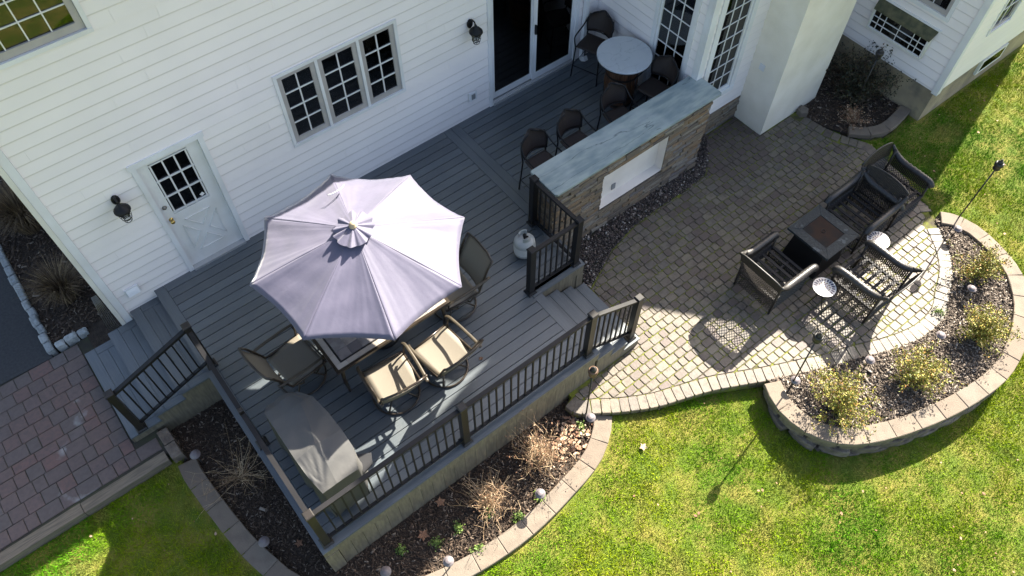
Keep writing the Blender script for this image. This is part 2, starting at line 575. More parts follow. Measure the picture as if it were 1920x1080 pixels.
BAR_GRAVEL = [(4.47, -2.60), (7.52, -2.60), (7.57, -2.27), (8.20, -2.27), (8.18, -2.38), (7.86, -2.71), (7.55, -2.92), (7.0, -2.95), (6.46, -2.94), (5.9, -2.97), (5.32, -3.10), (4.62, -3.42), (4.47, -3.45)]

patio = MB().prism(PATIO, -1.15, PZ - .009, tone=.5).build("patio", jointm, kind="structure")

WALL_R = [(5.50, -6.17), (5.37, -6.47), (5.375, -6.83), (5.51, -7.13), (5.73, -7.36), (6.11, -7.57), (6.58, -7.75), (7.10, -7.90), (7.66, -8.00), (8.18, -8.02), (8.73, -7.90),
          (9.06, -7.76), (9.32, -7.62), (9.60, -7.38), (9.80, -7.13), (9.94, -6.74), (10.0, -6.35), (9.93, -6.05), (9.77, -5.83)]
wr = [(p.x, p.y) for p in catmull(WALL_R, 5)]
WALL_F = [(3.39, -5.06), (3.26, -5.19), (3.0, -5.36), (2.72, -5.46), (2.36, -5.52), (1.97, -5.575), (1.58, -5.60), (1.19, -5.585), (.78, -5.535), (.40, -5.45), (.0, -5.33), (-.40, -5.12), (-.78, -4.78),
          (-1.04, -4.36), (-1.15, -4.0), (-1.24, -3.62), (-1.30, -3.16), (-1.34, -2.72), (-1.36, -2.37), (-1.34, -2.16)]
wf = [(p.x, p.y) for p in catmull(WALL_F, 5)]
CBED = [(11.42, -4.03), (11.13, -4.08), (10.76, -4.11), (10.45, -4.01), (10.23, -3.82), (10.12, -3.67)]
wc = [(p.x, p.y) for p in catmull(CBED, 4)]

BED_R = wr + [(9.72, -5.87)] + pe[::-1][:58]
# bed polygons: wall centre line closed by the patio edge
i0 = min(range(len(pe)), key=lambda i: hypot(pe[i][0] - 5.51, pe[i][1] + 6.10))
BED_R = wr + pe[::-1][:len(pe) - i0]
BED_F = wf + [(-1.34, -2.10), (-1.46, -1.56), (-.45, -1.56), (3.24, -4.3), (3.24, -4.62), (3.07, -4.68), (3.10, -4.85), (3.31, -4.99)]
BED_C = wc + [(9.98, -3.40), (9.93, -3.05), (9.95, -2.70), (11.45, -2.2), (11.45, -4.0)]
BED_L = [(-2.05, .42), (-1.62, .42), (-1.62, -.06), (-.95, -.06), (-.95, 6), (-2.05, 6)]
MB().prism(BED_R, -1.2, -.655).build("planting_bed_soil", soil2, kind="structure")
MB().prism(BED_F, -1.3, -.80).build("deck_bed_soil", soil, kind="structure")
MB().prism(BED_C, -1.2, -.655).build("corner_bed_soil", soil, kind="structure")
MB().prism(BED_L, -1.2, -.565).build("side_bed_soil", soil, kind="structure")
MB().prism(BAR_GRAVEL, PZ - .02, PZ - .008).build("gravel_base", jointd, kind="structure")

gx = np.unique(np.concatenate([np.linspace(-70, -6, 14), np.arange(-6, 18.01, .1), np.linspace(18.5, 90, 14)]))
gy = np.unique(np.concatenate([np.linspace(-80, -12, 12), np.arange(-12, 1.01, .1), np.linspace(2, 90, 14)]))
GX, GY = np.meshgrid(gx, gy, indexing='ij')
GZ = lawn_z(GX, np.maximum(GY, -14)) - .004
dig = (inside(PATIO, GX - .13, GY) & inside(PATIO, GX + .13, GY) & inside(PATIO, GX, GY - .13) & inside(PATIO, GX, GY + .13)) | inside(BED_R, GX, GY) | inside(BED_F, GX, GY) | inside(BED_C, GX, GY) | ((GX > -.4) & (GX < 9.8) & (GY > -4.4) & (GY < -.1))
GZ = np.where(dig, GZ - .75, GZ)
nX, nY = GX.shape
idx = np.arange(nX * nY).reshape(nX, nY)
fc = np.stack([idx[:-1, :-1], idx[1:, :-1], idx[1:, 1:], idx[:-1, 1:]], -1).reshape(-1, 4)
np_mesh("lawn_ground", np.stack([GX, GY, GZ], -1).reshape(-1, 3), fc, np.full(len(fc), .5), lawnm, kind="structure")


# ------------------------------------------------------------------ patio pavers


def offset_line(pts, d):
    out = []
    for i in range(len(pts)):
        a = Vector(pts[max(i - 1, 0)]); b = Vector(pts[min(i + 1, len(pts) - 1)])
        t = (b - a).normalized()
        nrm = Vector((-t.y, t.x))
        out.append((pts[i][0] + nrm.x * d, pts[i][1] + nrm.y * d))
    return out


def resample(pts, step):
    P = [Vector(p) for p in pts]
    out = [P[0]]
    acc = 0
    for a, b in zip(P[:-1], P[1:]):
        L = (b - a).length
        d = step - acc
        while d <= L:
            out.append(a.lerp(b, d / L))
            d += step
        acc = (acc + L) % step if L > 0 else acc
        acc = L - (d - step)
    return [(p.x, p.y) for p in out]


def clip_half(poly, px, py, nx, ny):
    out = []
    n = len(poly)
    for i in range(n):
        a, b = poly[i], poly[(i + 1) % n]
        da = (a[0] - px) * nx + (a[1] - py) * ny
        db = (b[0] - px) * nx + (b[1] - py) * ny
        if da >= 0:
            out.append(a)
        if (da >= 0) != (db >= 0):
            t = da / (da - db)
            out.append((a[0] + (b[0] - a[0]) * t, a[1] + (b[1] - a[1]) * t))
    return out


def area(p):
    return abs(sum(p[i][0] * p[(i + 1) % len(p)][1] - p[(i + 1) % len(p)][0] * p[i][1] for i in range(len(p)))) / 2


CAMP = Vector(cam.location)
pieces = []   # (apparent size, poly, z0, z1, tone)
inner_line = offset_line(pe, .205)      # inside of the soldier course (patio lies to the left of the edge direction)
if not inside(PATIO, np.array([inner_line[30][0]]), np.array([inner_line[30][1]]))[0]:
    inner_line = offset_line(pe, -.205)
FIELD = inner_line + [(9.66, -5.72), (9.80, -5.48), (9.93, -5.0), (10.01, -4.5), (10.10, -4.18), (9.98, -4.02), (9.86, -3.8), (9.80, -3.52), (9.75, -3.12), (9.72, -2.885),
                      (8.96, -2.885), (8.945, -2.30), (8.17, -2.30), (7.86, -2.70), (7.57, -2.94), (7.0, -2.97), (6.46, -2.96), (5.9, -2.99), (5.32, -3.12), (4.62, -3.44), (4.48, -3.50),
                      (4.48, -4.56), (4.2, -4.58), (3.1, -4.60)]
prow = .124
ky = -2.25
row = 0
FN = len(FIELD)
while ky > -7.1:
    x = 3.0 + rnd.random() * .15
    y1, y0 = ky, ky - prow
    while x < 10.4:
        L = rnd.choice((.066, .124, .124, .124, .180, .180, .155))
        g = .0045
        j = lambda: rnd.uniform(-.003, .003)
        c = .014
        X0, X1, Y0, Y1 = x + g, x + L - g, y0 + g, y1 - g
        poly = [(X0 + c + j(), Y0 + j()), (X1 - c + j(), Y0 + j()), (X1 + j(), Y0 + c), (X1 + j(), Y1 - c), (X1 - c, Y1 + j()), (X0 + c, Y1 + j()), (X0 + j(), Y1 - c), (X0 + j(), Y0 + c)]
        ins = inside(FIELD, np.array([p[0] for p in poly]), np.array([p[1] for p in poly]))
        if ins.any():
            if not ins.all():
                cx, cy = x + L / 2, (y0 + y1) / 2
                best = sorted(range(FN), key=lambda i: ((FIELD[i][0] + FIELD[(i + 1) % FN][0]) / 2 - cx) ** 2 + ((FIELD[i][1] + FIELD[(i + 1) % FN][1]) / 2 - cy) ** 2)[:2]
                dbest, bi = 9, 0
                for i in range(FN):
                    a, b = FIELD[i], FIELD[(i + 1) % FN]
                    ex, ey = b[0] - a[0], b[1] - a[1]
                    LL = ex * ex + ey * ey
                    if LL < 1e-12:
                        continue
                    t = max(0, min(1, ((cx - a[0]) * ex + (cy - a[1]) * ey) / LL))
                    d = hypot(a[0] + ex * t - cx, a[1] + ey * t - cy)
                    if d < dbest:
                        dbest, bi = d, i
                a, b = FIELD[bi], FIELD[(bi + 1) % FN]
                ex, ey = b[0] - a[0], b[1] - a[1]
                q = sqrt(ex * ex + ey * ey)
                nx, ny = -ey / q, ex / q
                tx, ty = (a[0] + b[0]) / 2 + nx * 1e-3, (a[1] + b[1]) / 2 + ny * 1e-3
                if not inside(FIELD, np.array([tx]), np.array([ty]))[0]:
                    nx, ny = -nx, -ny
                poly = clip_half(poly, a[0] + nx * .004, a[1] + ny * .004, nx, ny)
            if len(poly) >= 3 and area(poly) > .0012:
                cx, cy = sum(p[0] for p in poly) / len(poly), sum(p[1] for p in poly) / len(poly)
                tone = rnd.random() ** 1.0
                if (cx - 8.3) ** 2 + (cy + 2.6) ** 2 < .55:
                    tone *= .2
                dz = rnd.uniform(-.003, .004)
                pieces.append((area(poly) / (CAMP - Vector((cx, cy, PZ))).length ** 2, poly, PZ - .05, PZ + dz, tone))
        x += L
    ky -= prow
    row += 1
# soldier course along the outer edge, each unit laid across the edge
oe = resample(pe, .132)
for a, b in zip(oe[:-1], oe[1:]):
    ax, ay = a; bx, by = b
    tx, ty = bx - ax, by - ay
    L = hypot(tx, ty)
    tx, ty = tx / L, ty / L
    nx, ny = -ty, tx
    mx, my = (ax + bx) / 2 + nx * .05, (ay + by) / 2 + ny * .05
    if not inside(PATIO, np.array([mx]), np.array([my]))[0]:
        nx, ny = -nx, -ny
    g = .0028
    o_ = -.012
    q0, q1 = (ax + tx * g, ay + ty * g), (bx - tx * g, by - ty * g)
    D = .20
    poly = [(q0[0] + nx * o_, q0[1] + ny * o_), (q1[0] + nx * o_, q1[1] + ny * o_), (q1[0] + nx * D, q1[1] + ny * D), (q0[0] + nx * D, q0[1] + ny * D)]
    c2 = [(poly[k][0] * .9 + poly[(k + 1) % 4][0] * .1, poly[k][1] * .9 + poly[(k + 1) % 4][1] * .1) if s_ == 0 else (poly[k][0] * .1 + poly[(k + 1) % 4][0] * .9, poly[k][1] * .1 + poly[(k + 1) % 4][1] * .9) for k in range(4) for s_ in (0, 1)]
    cx, cy = sum(p[0] for p in poly) / 4, sum(p[1] for p in poly) / 4
    pieces.append((area(poly) * 1.3 / (CAMP - Vector((cx, cy, PZ))).length ** 2, c2, PZ - .07, PZ + rnd.uniform(0, .006), .35 + .65 * rnd.random()))
# soldier course on the lawn side at the back
bk = resample([(9.93, -3.05), (9.98, -3.44), (10.06, -3.72), (10.18, -3.95), (10.29, -4.18), (10.2, -4.5), (10.12, -5.0), (9.99, -5.5), (9.82, -5.76)], .14)
for a, b in zip(bk[:-1], bk[1:]):
    tx, ty = b[0] - a[0], b[1] - a[1]
    L = hypot(tx, ty)
    nx, ny = ty / L, -tx / L
    if nx > 0:
        nx, ny = -nx, -ny
    poly = [(a[0] + tx * .03, a[1] + ty * .03), (b[0] - tx * .03, b[1] - ty * .03), (b[0] - tx * .03 + nx * .185, b[1] - ty * .03 + ny * .185), (a[0] + tx * .03 + nx * .185, a[1] + ty * .03 + ny * .185)]
    cx, cy = sum(p[0] for p in poly) / 4, sum(p[1] for p in poly) / 4
    pieces.append((area(poly) / (CAMP - Vector((cx, cy, PZ))).length ** 2, poly, PZ - .06, PZ + rnd.uniform(0, .004), rnd.random()))
pieces.sort(key=lambda p: -p[0])
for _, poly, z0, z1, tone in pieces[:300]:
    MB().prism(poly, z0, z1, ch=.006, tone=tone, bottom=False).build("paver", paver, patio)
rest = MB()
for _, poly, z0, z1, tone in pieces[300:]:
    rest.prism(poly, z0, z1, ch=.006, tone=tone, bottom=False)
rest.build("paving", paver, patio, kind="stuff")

# moss tufts in the joints
# ------------------------------------------------------------------ left paver walk
drive = MB().prism([(-6.5, -2.0), (-1.44, -2.0), (-1.44, -1.5), (-1.6, -1.5), (-1.6, .34), (-2.13, .30), (-2.9, .33), (-6.5, .5)], -1.0, DZ - .012).build("paver_walk", jointd, kind="structure")
dp = []
y1 = .30
while y1 > -1.99:
    h = rnd.choice((.155, .205, .205))
    y0 = max(y1 - h, -1.93)
    if y1 - y0 < .05:
        break
    x = -1.78
    xl = -4.6
    if y1 < -1.64:
        x = -1.50
    while x > xl:
        L = rnd.choice((.155, .205, .205, .29))
        if x - L < -1.78 and y1 > .15:
            pass
        g = .004
        j = lambda: rnd.uniform(-.002, .002)
        poly = [(x - L + g + j(), y0 + g + j()), (x - g + j(), y0 + g + j()), (x - g + j(), y1 - g + j()), (x - L + g + j(), y1 - g + j())]
        dp.append((poly, rnd.random()))
        x -= L
    y1 = y0
for i, (poly, tone) in enumerate(dp[:300]):
    MB().prism(poly, DZ - .05, DZ + rnd.uniform(-.002, .003), ch=.005, tone=tone, bottom=False).build("paver", paver_r, drive)
if len(dp) > 300:
    r2 = MB()
    for poly, tone in dp[300:]:
        r2.prism(poly, DZ - .05, DZ, ch=.005, tone=tone, bottom=False)
    r2.build("paving", paver_r, drive, kind="stuff")

te = thing("landscape_timber", "weathered grey brown timber edging between the red paver walk and the grass", "timber edging", (-3.5, -2.02, -.7))
b = MB()
b.box(-6.5, -2.62, -2.10, -1.95, -.95, -.555)
b.build("timber", tiem, te)
MB().box(-2.612, -1.50, -2.105, -1.955, -.95, -.56).build("timber", tiem, te)
kb = thing("edging_block", "short grey stone kerb at the foot of the left deck steps", "stone kerb", (-1.4, -1.95, -.6))
for k, (yy) in enumerate((-1.66, -1.9)):
    MB().prism([(-1.47, yy), (-1.33, yy), (-1.33 + .01, yy - .23), (-1.46, yy - .23)], -.9, -.55 - .006 * k, ch=.008, tone=.3 + .3 * k).build("stone", blockm, kb)

# cobble edging of the side bed
ce = thing("cobble_edging", "row of pale granite cobblestones round the dark bed beside the asphalt", "stone edging", (-2.1, .4, -.57))
yy = .36
while yy < 4.6:
    L = rnd.uniform(.15, .21)
    w = rnd.uniform(.045, .055)
    cx = -2.10 + rnd.uniform(-.012, .012)
    MB().prism([(cx - w, yy + .02), (cx - w + .015, yy), (cx + w - .012, yy + .004), (cx + w, yy + .02), (cx + w, yy + L - .025), (cx + w - .015, yy + L - .008), (cx - w + .012, yy + L - .008), (cx - w, yy + L - .02)], -.75, -.475 + rnd.uniform(-.015, .015), ch=.018, tone=rnd.random()).build("cobblestone", cobble, ce)
    yy += L
xx = -2.03
while xx < -1.62:
    L = rnd.uniform(.12, .2)
    MB().prism([(xx + .008, .36), (xx + L - .012, .345), (xx + L - .006, .44), (xx + L - .03, .455), (xx + .02, .455), (xx, .43)], -.75, -.475 + rnd.uniform(-.015, .012), ch=.018, tone=rnd.random()).build("cobblestone", cobble, ce)
    xx += L


# ------------------------------------------------------------------ retaining walls with caps


def retaining(name, label, line, width, ztop, courses, caplen, blocklen, tag_rnd, hz=None, cat="retaining wall"):
    root = thing(name, label, cat, (line[0][0], line[0][1], ztop))
    r_ = random.Random(tag_rnd)
    # caps: cut by arc length, keyed wedge shapes
    marks = resample(line, caplen / 6)
    i = 0
    while i + 6 < len(marks) + 1:
        seg = marks[i:i + 7]
        if len(seg) < 3:
            break
        L_ = offset_line(seg, width / 2)
        R_ = offset_line(seg, -width / 2)
        sh = .0016
        poly = L_[::3] + R_[::3][::-1] if len(L_) == 7 else L_ + R_[::-1]
        c = (sum(p[0] for p in poly) / len(poly), sum(p[1] for p in poly) / len(poly))
        k = 1 - sh * 2 / caplen
        poly = [(c[0] + (p[0] - c[0]) * k, c[1] + (p[1] - c[1]) * k) for p in poly]
        z = ztop if hz is None else ztop + hz(c[0], c[1])
        MB().prism(poly, z - .075, z + r_.uniform(-.003, .003), ch=.007, tone=r_.random()).build("cap_stone", capm, root)
        i += 6
    bm = resample(line, blocklen)
    for cidx in range(courses):
        z1 = ztop - .075 - cidx * .145
        for k in range(len(bm) - 1):
            a, b_ = Vector(bm[k]), Vector(bm[k + 1])
            if cidx % 2:
                m_ = (b_ - a) / 2
                a, b_ = a + m_, b_ + m_
            t = (b_ - a).normalized()
            n_ = Vector((-t.y, t.x))
            w = width / 2 - .022 + .012 * cidx
            bulge = .018
            mid = (a + b_) / 2
            a2, b2 = a.lerp(b_, .015), a.lerp(b_, .985)
            poly = [a2 + n_ * w * .85, a2.lerp(b2, .2) + n_ * (w + bulge * .6), mid + n_ * (w + bulge), a2.lerp(b2, .8) + n_ * (w + bulge * .6), b2 + n_ * w * .85,
                    b2 - n_ * w * .85, a2.lerp(b2, .8) - n_ * (w + bulge * .6), mid - n_ * (w + bulge), a2.lerp(b2, .2) - n_ * (w + bulge * .6), a2 - n_ * w * .85]
            zz = z1 if hz is None else z1 + hz(mid.x, mid.y)
            MB().prism([(p.x, p.y) for p in poly], zz - .142, zz, ch=.012, tone=r_.random()).build("wall_block", blockm, root)
    return root


retaining("retaining_wall", "curved pale stone retaining wall round the sunny shrub bed beyond the patio", wr, .245, -.60, 4, .38, .40, 11)
retaining("bed_wall", "low curved stone cap edging round the mulch bed below the deck", wf, .245, -.70, 2, .38, .40, 12, hz=lambda x, y: -.035 * float(sst((x + 1.2) / 1.6)))
retaining("corner_bed_wall", "short shaded grey stone curb round the dark corner bed by the chimney", wc, .20, -.58, 1, .34, .3, 13, cat="stone curb")
st = MB().prism([(9.86, -2.90), (10.0, -2.86), (10.03, -3.0), (9.93, -3.07), (9.84, -3.0)], -.72, -.54, ch=.03, tone=.9).build("loose_stone", capm)
tag(st, "pale loose stone resting against the foot of the stucco chimney", "stone")

# ------------------------------------------------------------------ house
house = thing("house", "white clapboard house with grid windows, patio doors and a stucco chimney", "house", (0, 0, 0))


def P3(plane, fx, a, z, o):
    """point on a wall: plane 'y' faces -Y at y=fx, plane 'x' faces -X at x=fx; a along the wall, o outward"""
    return (a, fx - o, z) if plane == 'y' else (fx - o, a, z)


def wbox(mb, plane, fx, a0, a1, z0, z1, o0, o1, tone=.5):
    if plane == 'y':
        mb.box(a0, a1, fx - o0, fx - o1, z0, z1, tone)
    else:
        mb.box(fx - o0, fx - o1, a0, a1, z0, z1, tone)
    return mb


def subtract(iv, cuts):
    out = [iv]
    for c0, c1 in cuts:
        nxt = []
        for a, b_ in out:
            if c1 <= a or c0 >= b_:
                nxt.append((a, b_))
            else:
                if c0 - a > .01:
                    nxt.append((a, c0))
                if b_ - c1 > .01:
                    nxt.append((c1, b_))
        out = nxt
    return out


def siding(parent, plane, fx, a0, a1, z0, z1, ops, pitch=.161, phase=.054, mat=white):
    k = math.floor((z0 - phase) / pitch)
    while phase + k * pitch < z1 - .005:
        zb, zt = max(z0, phase + k * pitch), min(z1, phase + (k + 1) * pitch)
        k += 1
        if zt - zb < .02:
            continue
        cuts_z = sorted({zb, zt, *[z for o in ops for z in (o[2], o[3]) if zb < z < zt]})
        joint = [a0 + rnd.random() * 3.6 + 3.66 * q for q in range(8)]
        for zz0, zz1 in zip(cuts_z[:-1], cuts_z[1:]):
            if zz1 - zz0 < .012:
                continue
            zm = (zz0 + zz1) / 2
            for s0, s1 in subtract((a0, a1), [(o[0], o[1]) for o in ops if o[2] < zm < o[3]]):
                cut = [s0] + [j_ for j_ in joint if s0 + .15 < j_ < s1 - .15] + [s1]
                for p0, p1 in zip(cut[:-1], cut[1:]):
                    mb = MB()
                    g = .0008
                    ob, ot = .018, .005
                    ff = lambda z: ot + (ob - ot) * (phase + k * pitch - z) / pitch
                    q0, q1 = p0 + g, p1 - g
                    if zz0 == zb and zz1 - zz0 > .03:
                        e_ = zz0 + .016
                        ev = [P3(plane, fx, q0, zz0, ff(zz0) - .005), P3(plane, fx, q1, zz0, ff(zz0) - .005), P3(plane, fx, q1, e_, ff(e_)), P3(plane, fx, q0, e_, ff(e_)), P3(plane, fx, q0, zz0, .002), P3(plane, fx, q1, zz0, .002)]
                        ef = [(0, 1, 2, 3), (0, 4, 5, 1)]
                        mb.add(ev, [f[::-1] for f in ef] if plane == 'x' else ef, 0.0)  # darker tone paints the lap shadow line, and grime, along the bottom edge
                        zz0_ = e_
                    else:
                        zz0_ = zz0
                    vs = [P3(plane, fx, q0, zz0_, ff(zz0_)), P3(plane, fx, q1, zz0_, ff(zz0_)), P3(plane, fx, q1, zz1, ff(zz1)), P3(plane, fx, q0, zz1, ff(zz1)),
                          P3(plane, fx, q0, zz0, .002), P3(plane, fx, q1, zz0, .002), P3(plane, fx, q1, zz1, .002), P3(plane, fx, q0, zz1, .002)]
                    fs = [(0, 1, 2, 3), (0, 4, 5, 1), (1, 5, 6, 2), (3, 2, 6, 7), (0, 3, 7, 4)]
                    if plane == 'x':
                        fs = [f[::-1] for f in fs]
                    mb.add(vs, fs, rnd.uniform(.44, .56))
                    mb.build("siding_board", mat, parent)


def backing(name, plane, fx, a0, a1, z0, z1, ops, mat=trimw, depth=.16):
    A = sorted({a0, a1, *[min(max(v, a0), a1) for o in ops for v in o[:2]]})
    Z = sorted({z0, z1, *[min(max(v, z0), z1) for o in ops for v in o[2:]]})
    mb = MB()
    for p, q in zip(A[:-1], A[1:]):
        for r_, s_ in zip(Z[:-1], Z[1:]):
            am, zm = (p + q) / 2, (r_ + s_) / 2
            if not any(o[0] < am < o[1] and o[2] < zm < o[3] for o in ops):
                wbox(mb, plane, fx, p, q, r_, s_, 0, -depth)
    return mb.build(name, mat, house)


def room(parent, plane, fx, a0, a1, z0, z1, depth=1.2):
    """dark room seen through an opening: five inner faces"""
    m_ = .03
    c = [P3(plane, fx, a, z, o) for o in (-.10, -depth) for a, z in ((a0 - m_, z0 - m_), (a1 + m_, z0 - m_), (a1 + m_, z1 + m_), (a0 - m_, z1 + m_))]
    MB().add(c, [(0, 1, 5, 4), (1, 2, 6, 5), (2, 3, 7, 6), (3, 0, 4, 7), (4, 5, 6, 7)]).build("interior", darkroom, parent)


def window(plane, fx, a0, a1, z0, z1, nc, nr, trim=.06, sash=.05, label=None, gl=glassd, sashmat=sashm, mull=(), roomd=1.0, rows=None):
    """a0..z1 is the outer edge of the trim; mull = inner boundaries between sashes"""
    t = trim
    w = MB()
    wbox(w, plane, fx, a0, a1, z1 - t, z1, .03, -.08)
    wbox(w, plane, fx, a0, a1, z0, z0 + t, .034, -.08)
    wbox(w, plane, fx, a0, a0 + t, z0 + t, z1 - t, .03, -.08)
    wbox(w, plane, fx, a1 - t, a1, z0 + t, z1 - t, .03, -.08)
    win = w.build("window", trimw, house)
    if label:
        win['label'] = label
    edges = [a0 + t] + list(mull) + [a1 - t]
    for m_ in mull:
        b_ = MB()
        wbox(b_, plane, fx, m_ - .02, m_ + .02, z0 + t, z1 - t, .024, -.08)
        b_.build("mullion", trimw, win)
    for e0, e1 in zip(edges[:-1], edges[1:]):
        s0 = e0 + (.022 if e0 != edges[0] else .003)
        s1 = e1 - (.022 if e1 != edges[-1] else .003)
        q0, q1 = z0 + t + .003, z1 - t - .003
        b_ = MB()
        wbox(b_, plane, fx, s0, s1, q1 - sash, q1, .004, -.05)
        wbox(b_, plane, fx, s0, s1, q0, q0 + sash * 1.25, .004, -.05)
        wbox(b_, plane, fx, s0, s0 + sash, q0 + sash * 1.25, q1 - sash, .004, -.05)
        wbox(b_, plane, fx, s1 - sash, s1, q0 + sash * 1.25, q1 - sash, .004, -.05)
        b_.build("sash", sashmat, win)
        g0, g1, h0, h1 = s0 + sash, s1 - sash, q0 + sash * 1.25, q1 - sash
        mw = .009 if nc < 3 else .007
        for c in range(nc):
            for r_ in range(nr):
                c0, c1 = g0 + (g1 - g0) * c / nc, g0 + (g1 - g0) * (c + 1) / nc
                r0, r1 = h0 + (h1 - h0) * r_ / nr, h0 + (h1 - h0) * (r_ + 1) / nr
                b_ = MB()
                wbox(b_, plane, fx, c0 + .001, c1 - .001, r0 + .001, r1 - .001, -.018, -.020)
                b_.build("pane", gl, win)
        b_ = MB()
        for c in range(1, nc):
            cc = g0 + (g1 - g0) * c / nc
            wbox(b_, plane, fx, cc - mw, cc + mw, h0, h1, -.004, -.016)
        for r_ in range(1, nr):
            rr = h0 + (h1 - h0) * r_ / nr
            wbox(b_, plane, fx, g0, g1, rr - mw, rr + mw, -.0045, -.0155)
        b_.build("muntin", muntm, win)
    room(win, plane, fx, a0 + t, a1 - t, z0 + t, z1 - t, roomd)
    return win


# openings in the main wall (a0,a1,z0,z1)
O_DOOR = (.0, .93, -.02, 2.15)
O_TRI = (1.99, 3.82, 1.20, 2.44)
O_SLIDE = (5.32, 7.16, -.02, 2.16)
O_UP = (-.75, .40, 3.92, 5.05)
main_ops = [O_DOOR, O_TRI, O_SLIDE, O_UP]
def shrink(o, s=.04):
    return (o[0] + s, o[1] - s, o[2] + s, o[3] - s)
wall = backing("wall", 'y', 0, -1.10, 7.62, -.70, 5.15, [shrink(o) for o in main_ops])
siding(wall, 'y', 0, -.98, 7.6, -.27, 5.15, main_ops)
# side and back of the main block
MB().box(-1.10, -1.0, .162, 8, -.7, 5.15).build("wall", white, house)
MB().box(-1.0, 15, 7.9, 8, -.7, 5.15).build("wall", white, house)
b = MB(); b.box(-1.075, -.98, -.034, .0, -.30, 5.15); b.build("corner_board", trimw, house)
b = MB(); b.box(-1.135, -1.077, -.045, .12, -.62, 5.15); b.build("downspout", creamw, house)
MB().box(-1.098, -.5, .005, .15, -1.0, -.27).build("foundation", found, house)
# roof of the main block
def slab(pts, th, mat, name):
    mb = MB()
    v = [Vector(p) for p in pts]
    n_ = (v[1] - v[0]).cross(v[2] - v[0]).normalized()
    mb.add([*v, *[p - n_ * th for p in v]], [(0, 1, 2, 3), (7, 6, 5, 4), (0, 4, 5, 1), (1, 5, 6, 2), (2, 6, 7, 3), (3, 7, 4, 0)])
    return mb.build(name, mat, house)
slab([(-1.4, -.56, 5.32), (8.6, -.56, 5.32), (8.6, 4, 7.2), (-1.4, 4, 7.2)], .16, roofm, "roof")
slab([(8.6, 8.5, 5.32), (-1.4, 8.5, 5.32), (-1.4, 4, 7.2), (8.6, 4, 7.2)], .16, roofm, "roof")
# bump-out: wall facing -X at x=7.6, wall facing -Y at y=-2.25
O_A = (-2.03, -1.24, .12, 2.32)
O_B = (7.76, 8.63, .15, 2.32)
w2 = backing("wall", 'x', 7.6, -2.25, -.0, -.2, 4.0, [shrink(O_A)])
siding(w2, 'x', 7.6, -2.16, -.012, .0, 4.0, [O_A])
w3 = backing("wall", 'y', -2.25, 7.76, 11.4, -.2, 4.0, [shrink(O_B)])
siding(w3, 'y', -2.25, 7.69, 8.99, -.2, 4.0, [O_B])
b = MB(); b.box(7.572, 7.69, -2.282, -2.252, -.2, 4.0); b.box(7.570, 7.598, -2.250, -2.162, -.2, 4.0); b.build("corner_board", trimw, house)
MB().box(7.60, 11.4, -2.22, -.1, -1.0, -.205).build("foundation", mortar, house)
slab([(7.0, -2.55, 3.98), (12, -2.55, 3.98), (12, 0, 5.2), (7.0, 0, 5.2)], .12, roofm, "roof")
MB().box(7.62, 11.4, -.3, -.15, 4.0, 5.1).build("wall", trimw, house)
# stone base below the bump-out siding
def stone_face(parent, plane, fx, a0, a1, z0, z1, holes=(), seed=3, cap=300, hmin=.045, hmax=.075):
    r_ = random.Random(seed)
    lst = []
    z = z0
    while z < z1 - .01:
        h = min(r_.uniform(hmin, hmax), z1 - z)
        if z1 - (z + h) < .02:
            h = z1 - z
        a = a0 - r_.random() * .15
        while a < a1:
            L = r_.uniform(.12, .42)
            for s0, s1 in subtract((max(a, a0), min(a + L, a1)), [(o[0], o[1]) for o in holes if o[2] < z + h * .8 and o[3] > z + h * .2]):
                if s1 - s0 > .02:
                    lst.append((s0, s1, z, z + h, r_.uniform(.012, .042), r_.random()))
            a += L
        z += h
    lst.sort(key=lambda q: -(q[1] - q[0]) * (q[3] - q[2]))
    restm = MB()
    for i_, (s0, s1, q0, q1, o, tone) in enumerate(lst):
        mb = MB() if i_ < cap else restm
        g = .0018
        c = .006
        A0, A1, Q0, Q1 = s0 + g, s1 - g, q0 + g, q1 - g
        vs = [P3(plane, fx, x_, z_, .001) for x_, z_ in ((A0, Q0), (A1, Q0), (A1, Q1), (A0, Q1))] + \
             [P3(plane, fx, x_, z_, o - c) for x_, z_ in ((A0, Q0), (A1, Q0), (A1, Q1), (A0, Q1))] + \
             [P3(plane, fx, x_, z_, o + r_.uniform(-.004, .004)) for x_, z_ in ((A0 + c, Q0 + c), (A1 - c, Q0 + c), (A1 - c, Q1 - c), (A0 + c, Q1 - c))]
        fs = [(4, 5, 1, 0), (5, 6, 2, 1), (6, 7, 3, 2), (7, 4, 0, 3), (8, 9, 5, 4), (9, 10, 6, 5), (10, 11, 7, 6), (11, 8, 4, 7), (8, 11, 10, 9)]
        fs = [f[::-1] for f in fs]
        if plane == 'x':
            fs = [f[::-1] for f in fs]
        mb.add(vs, fs, tone)
        if i_ < cap:
            mb.build("veneer_stone", stonev, parent)
    if len(lst) > cap:
        restm.build("veneer_stones", stonev, parent, kind="stuff")
sb = MB(); sb.box(7.60, 9.0, -2.24, -2.225, -.9, -.205); sbo = sb.build("stone_base", mortar, house)
stone_face(sbo, 'y', -2.24, 7.60, 8.97, -.72, -.207, seed=5)

# chimney
b = MB(); b.box(8.97, 10.40, -2.862, -2.22, -1.0, 7.85); ch = b.build("chimney", stucco, house)
b = MB(); b.box(8.955, 8.972, -2.53, -2.43, .50, .61); b.build("cover_plate", trimw, ch)
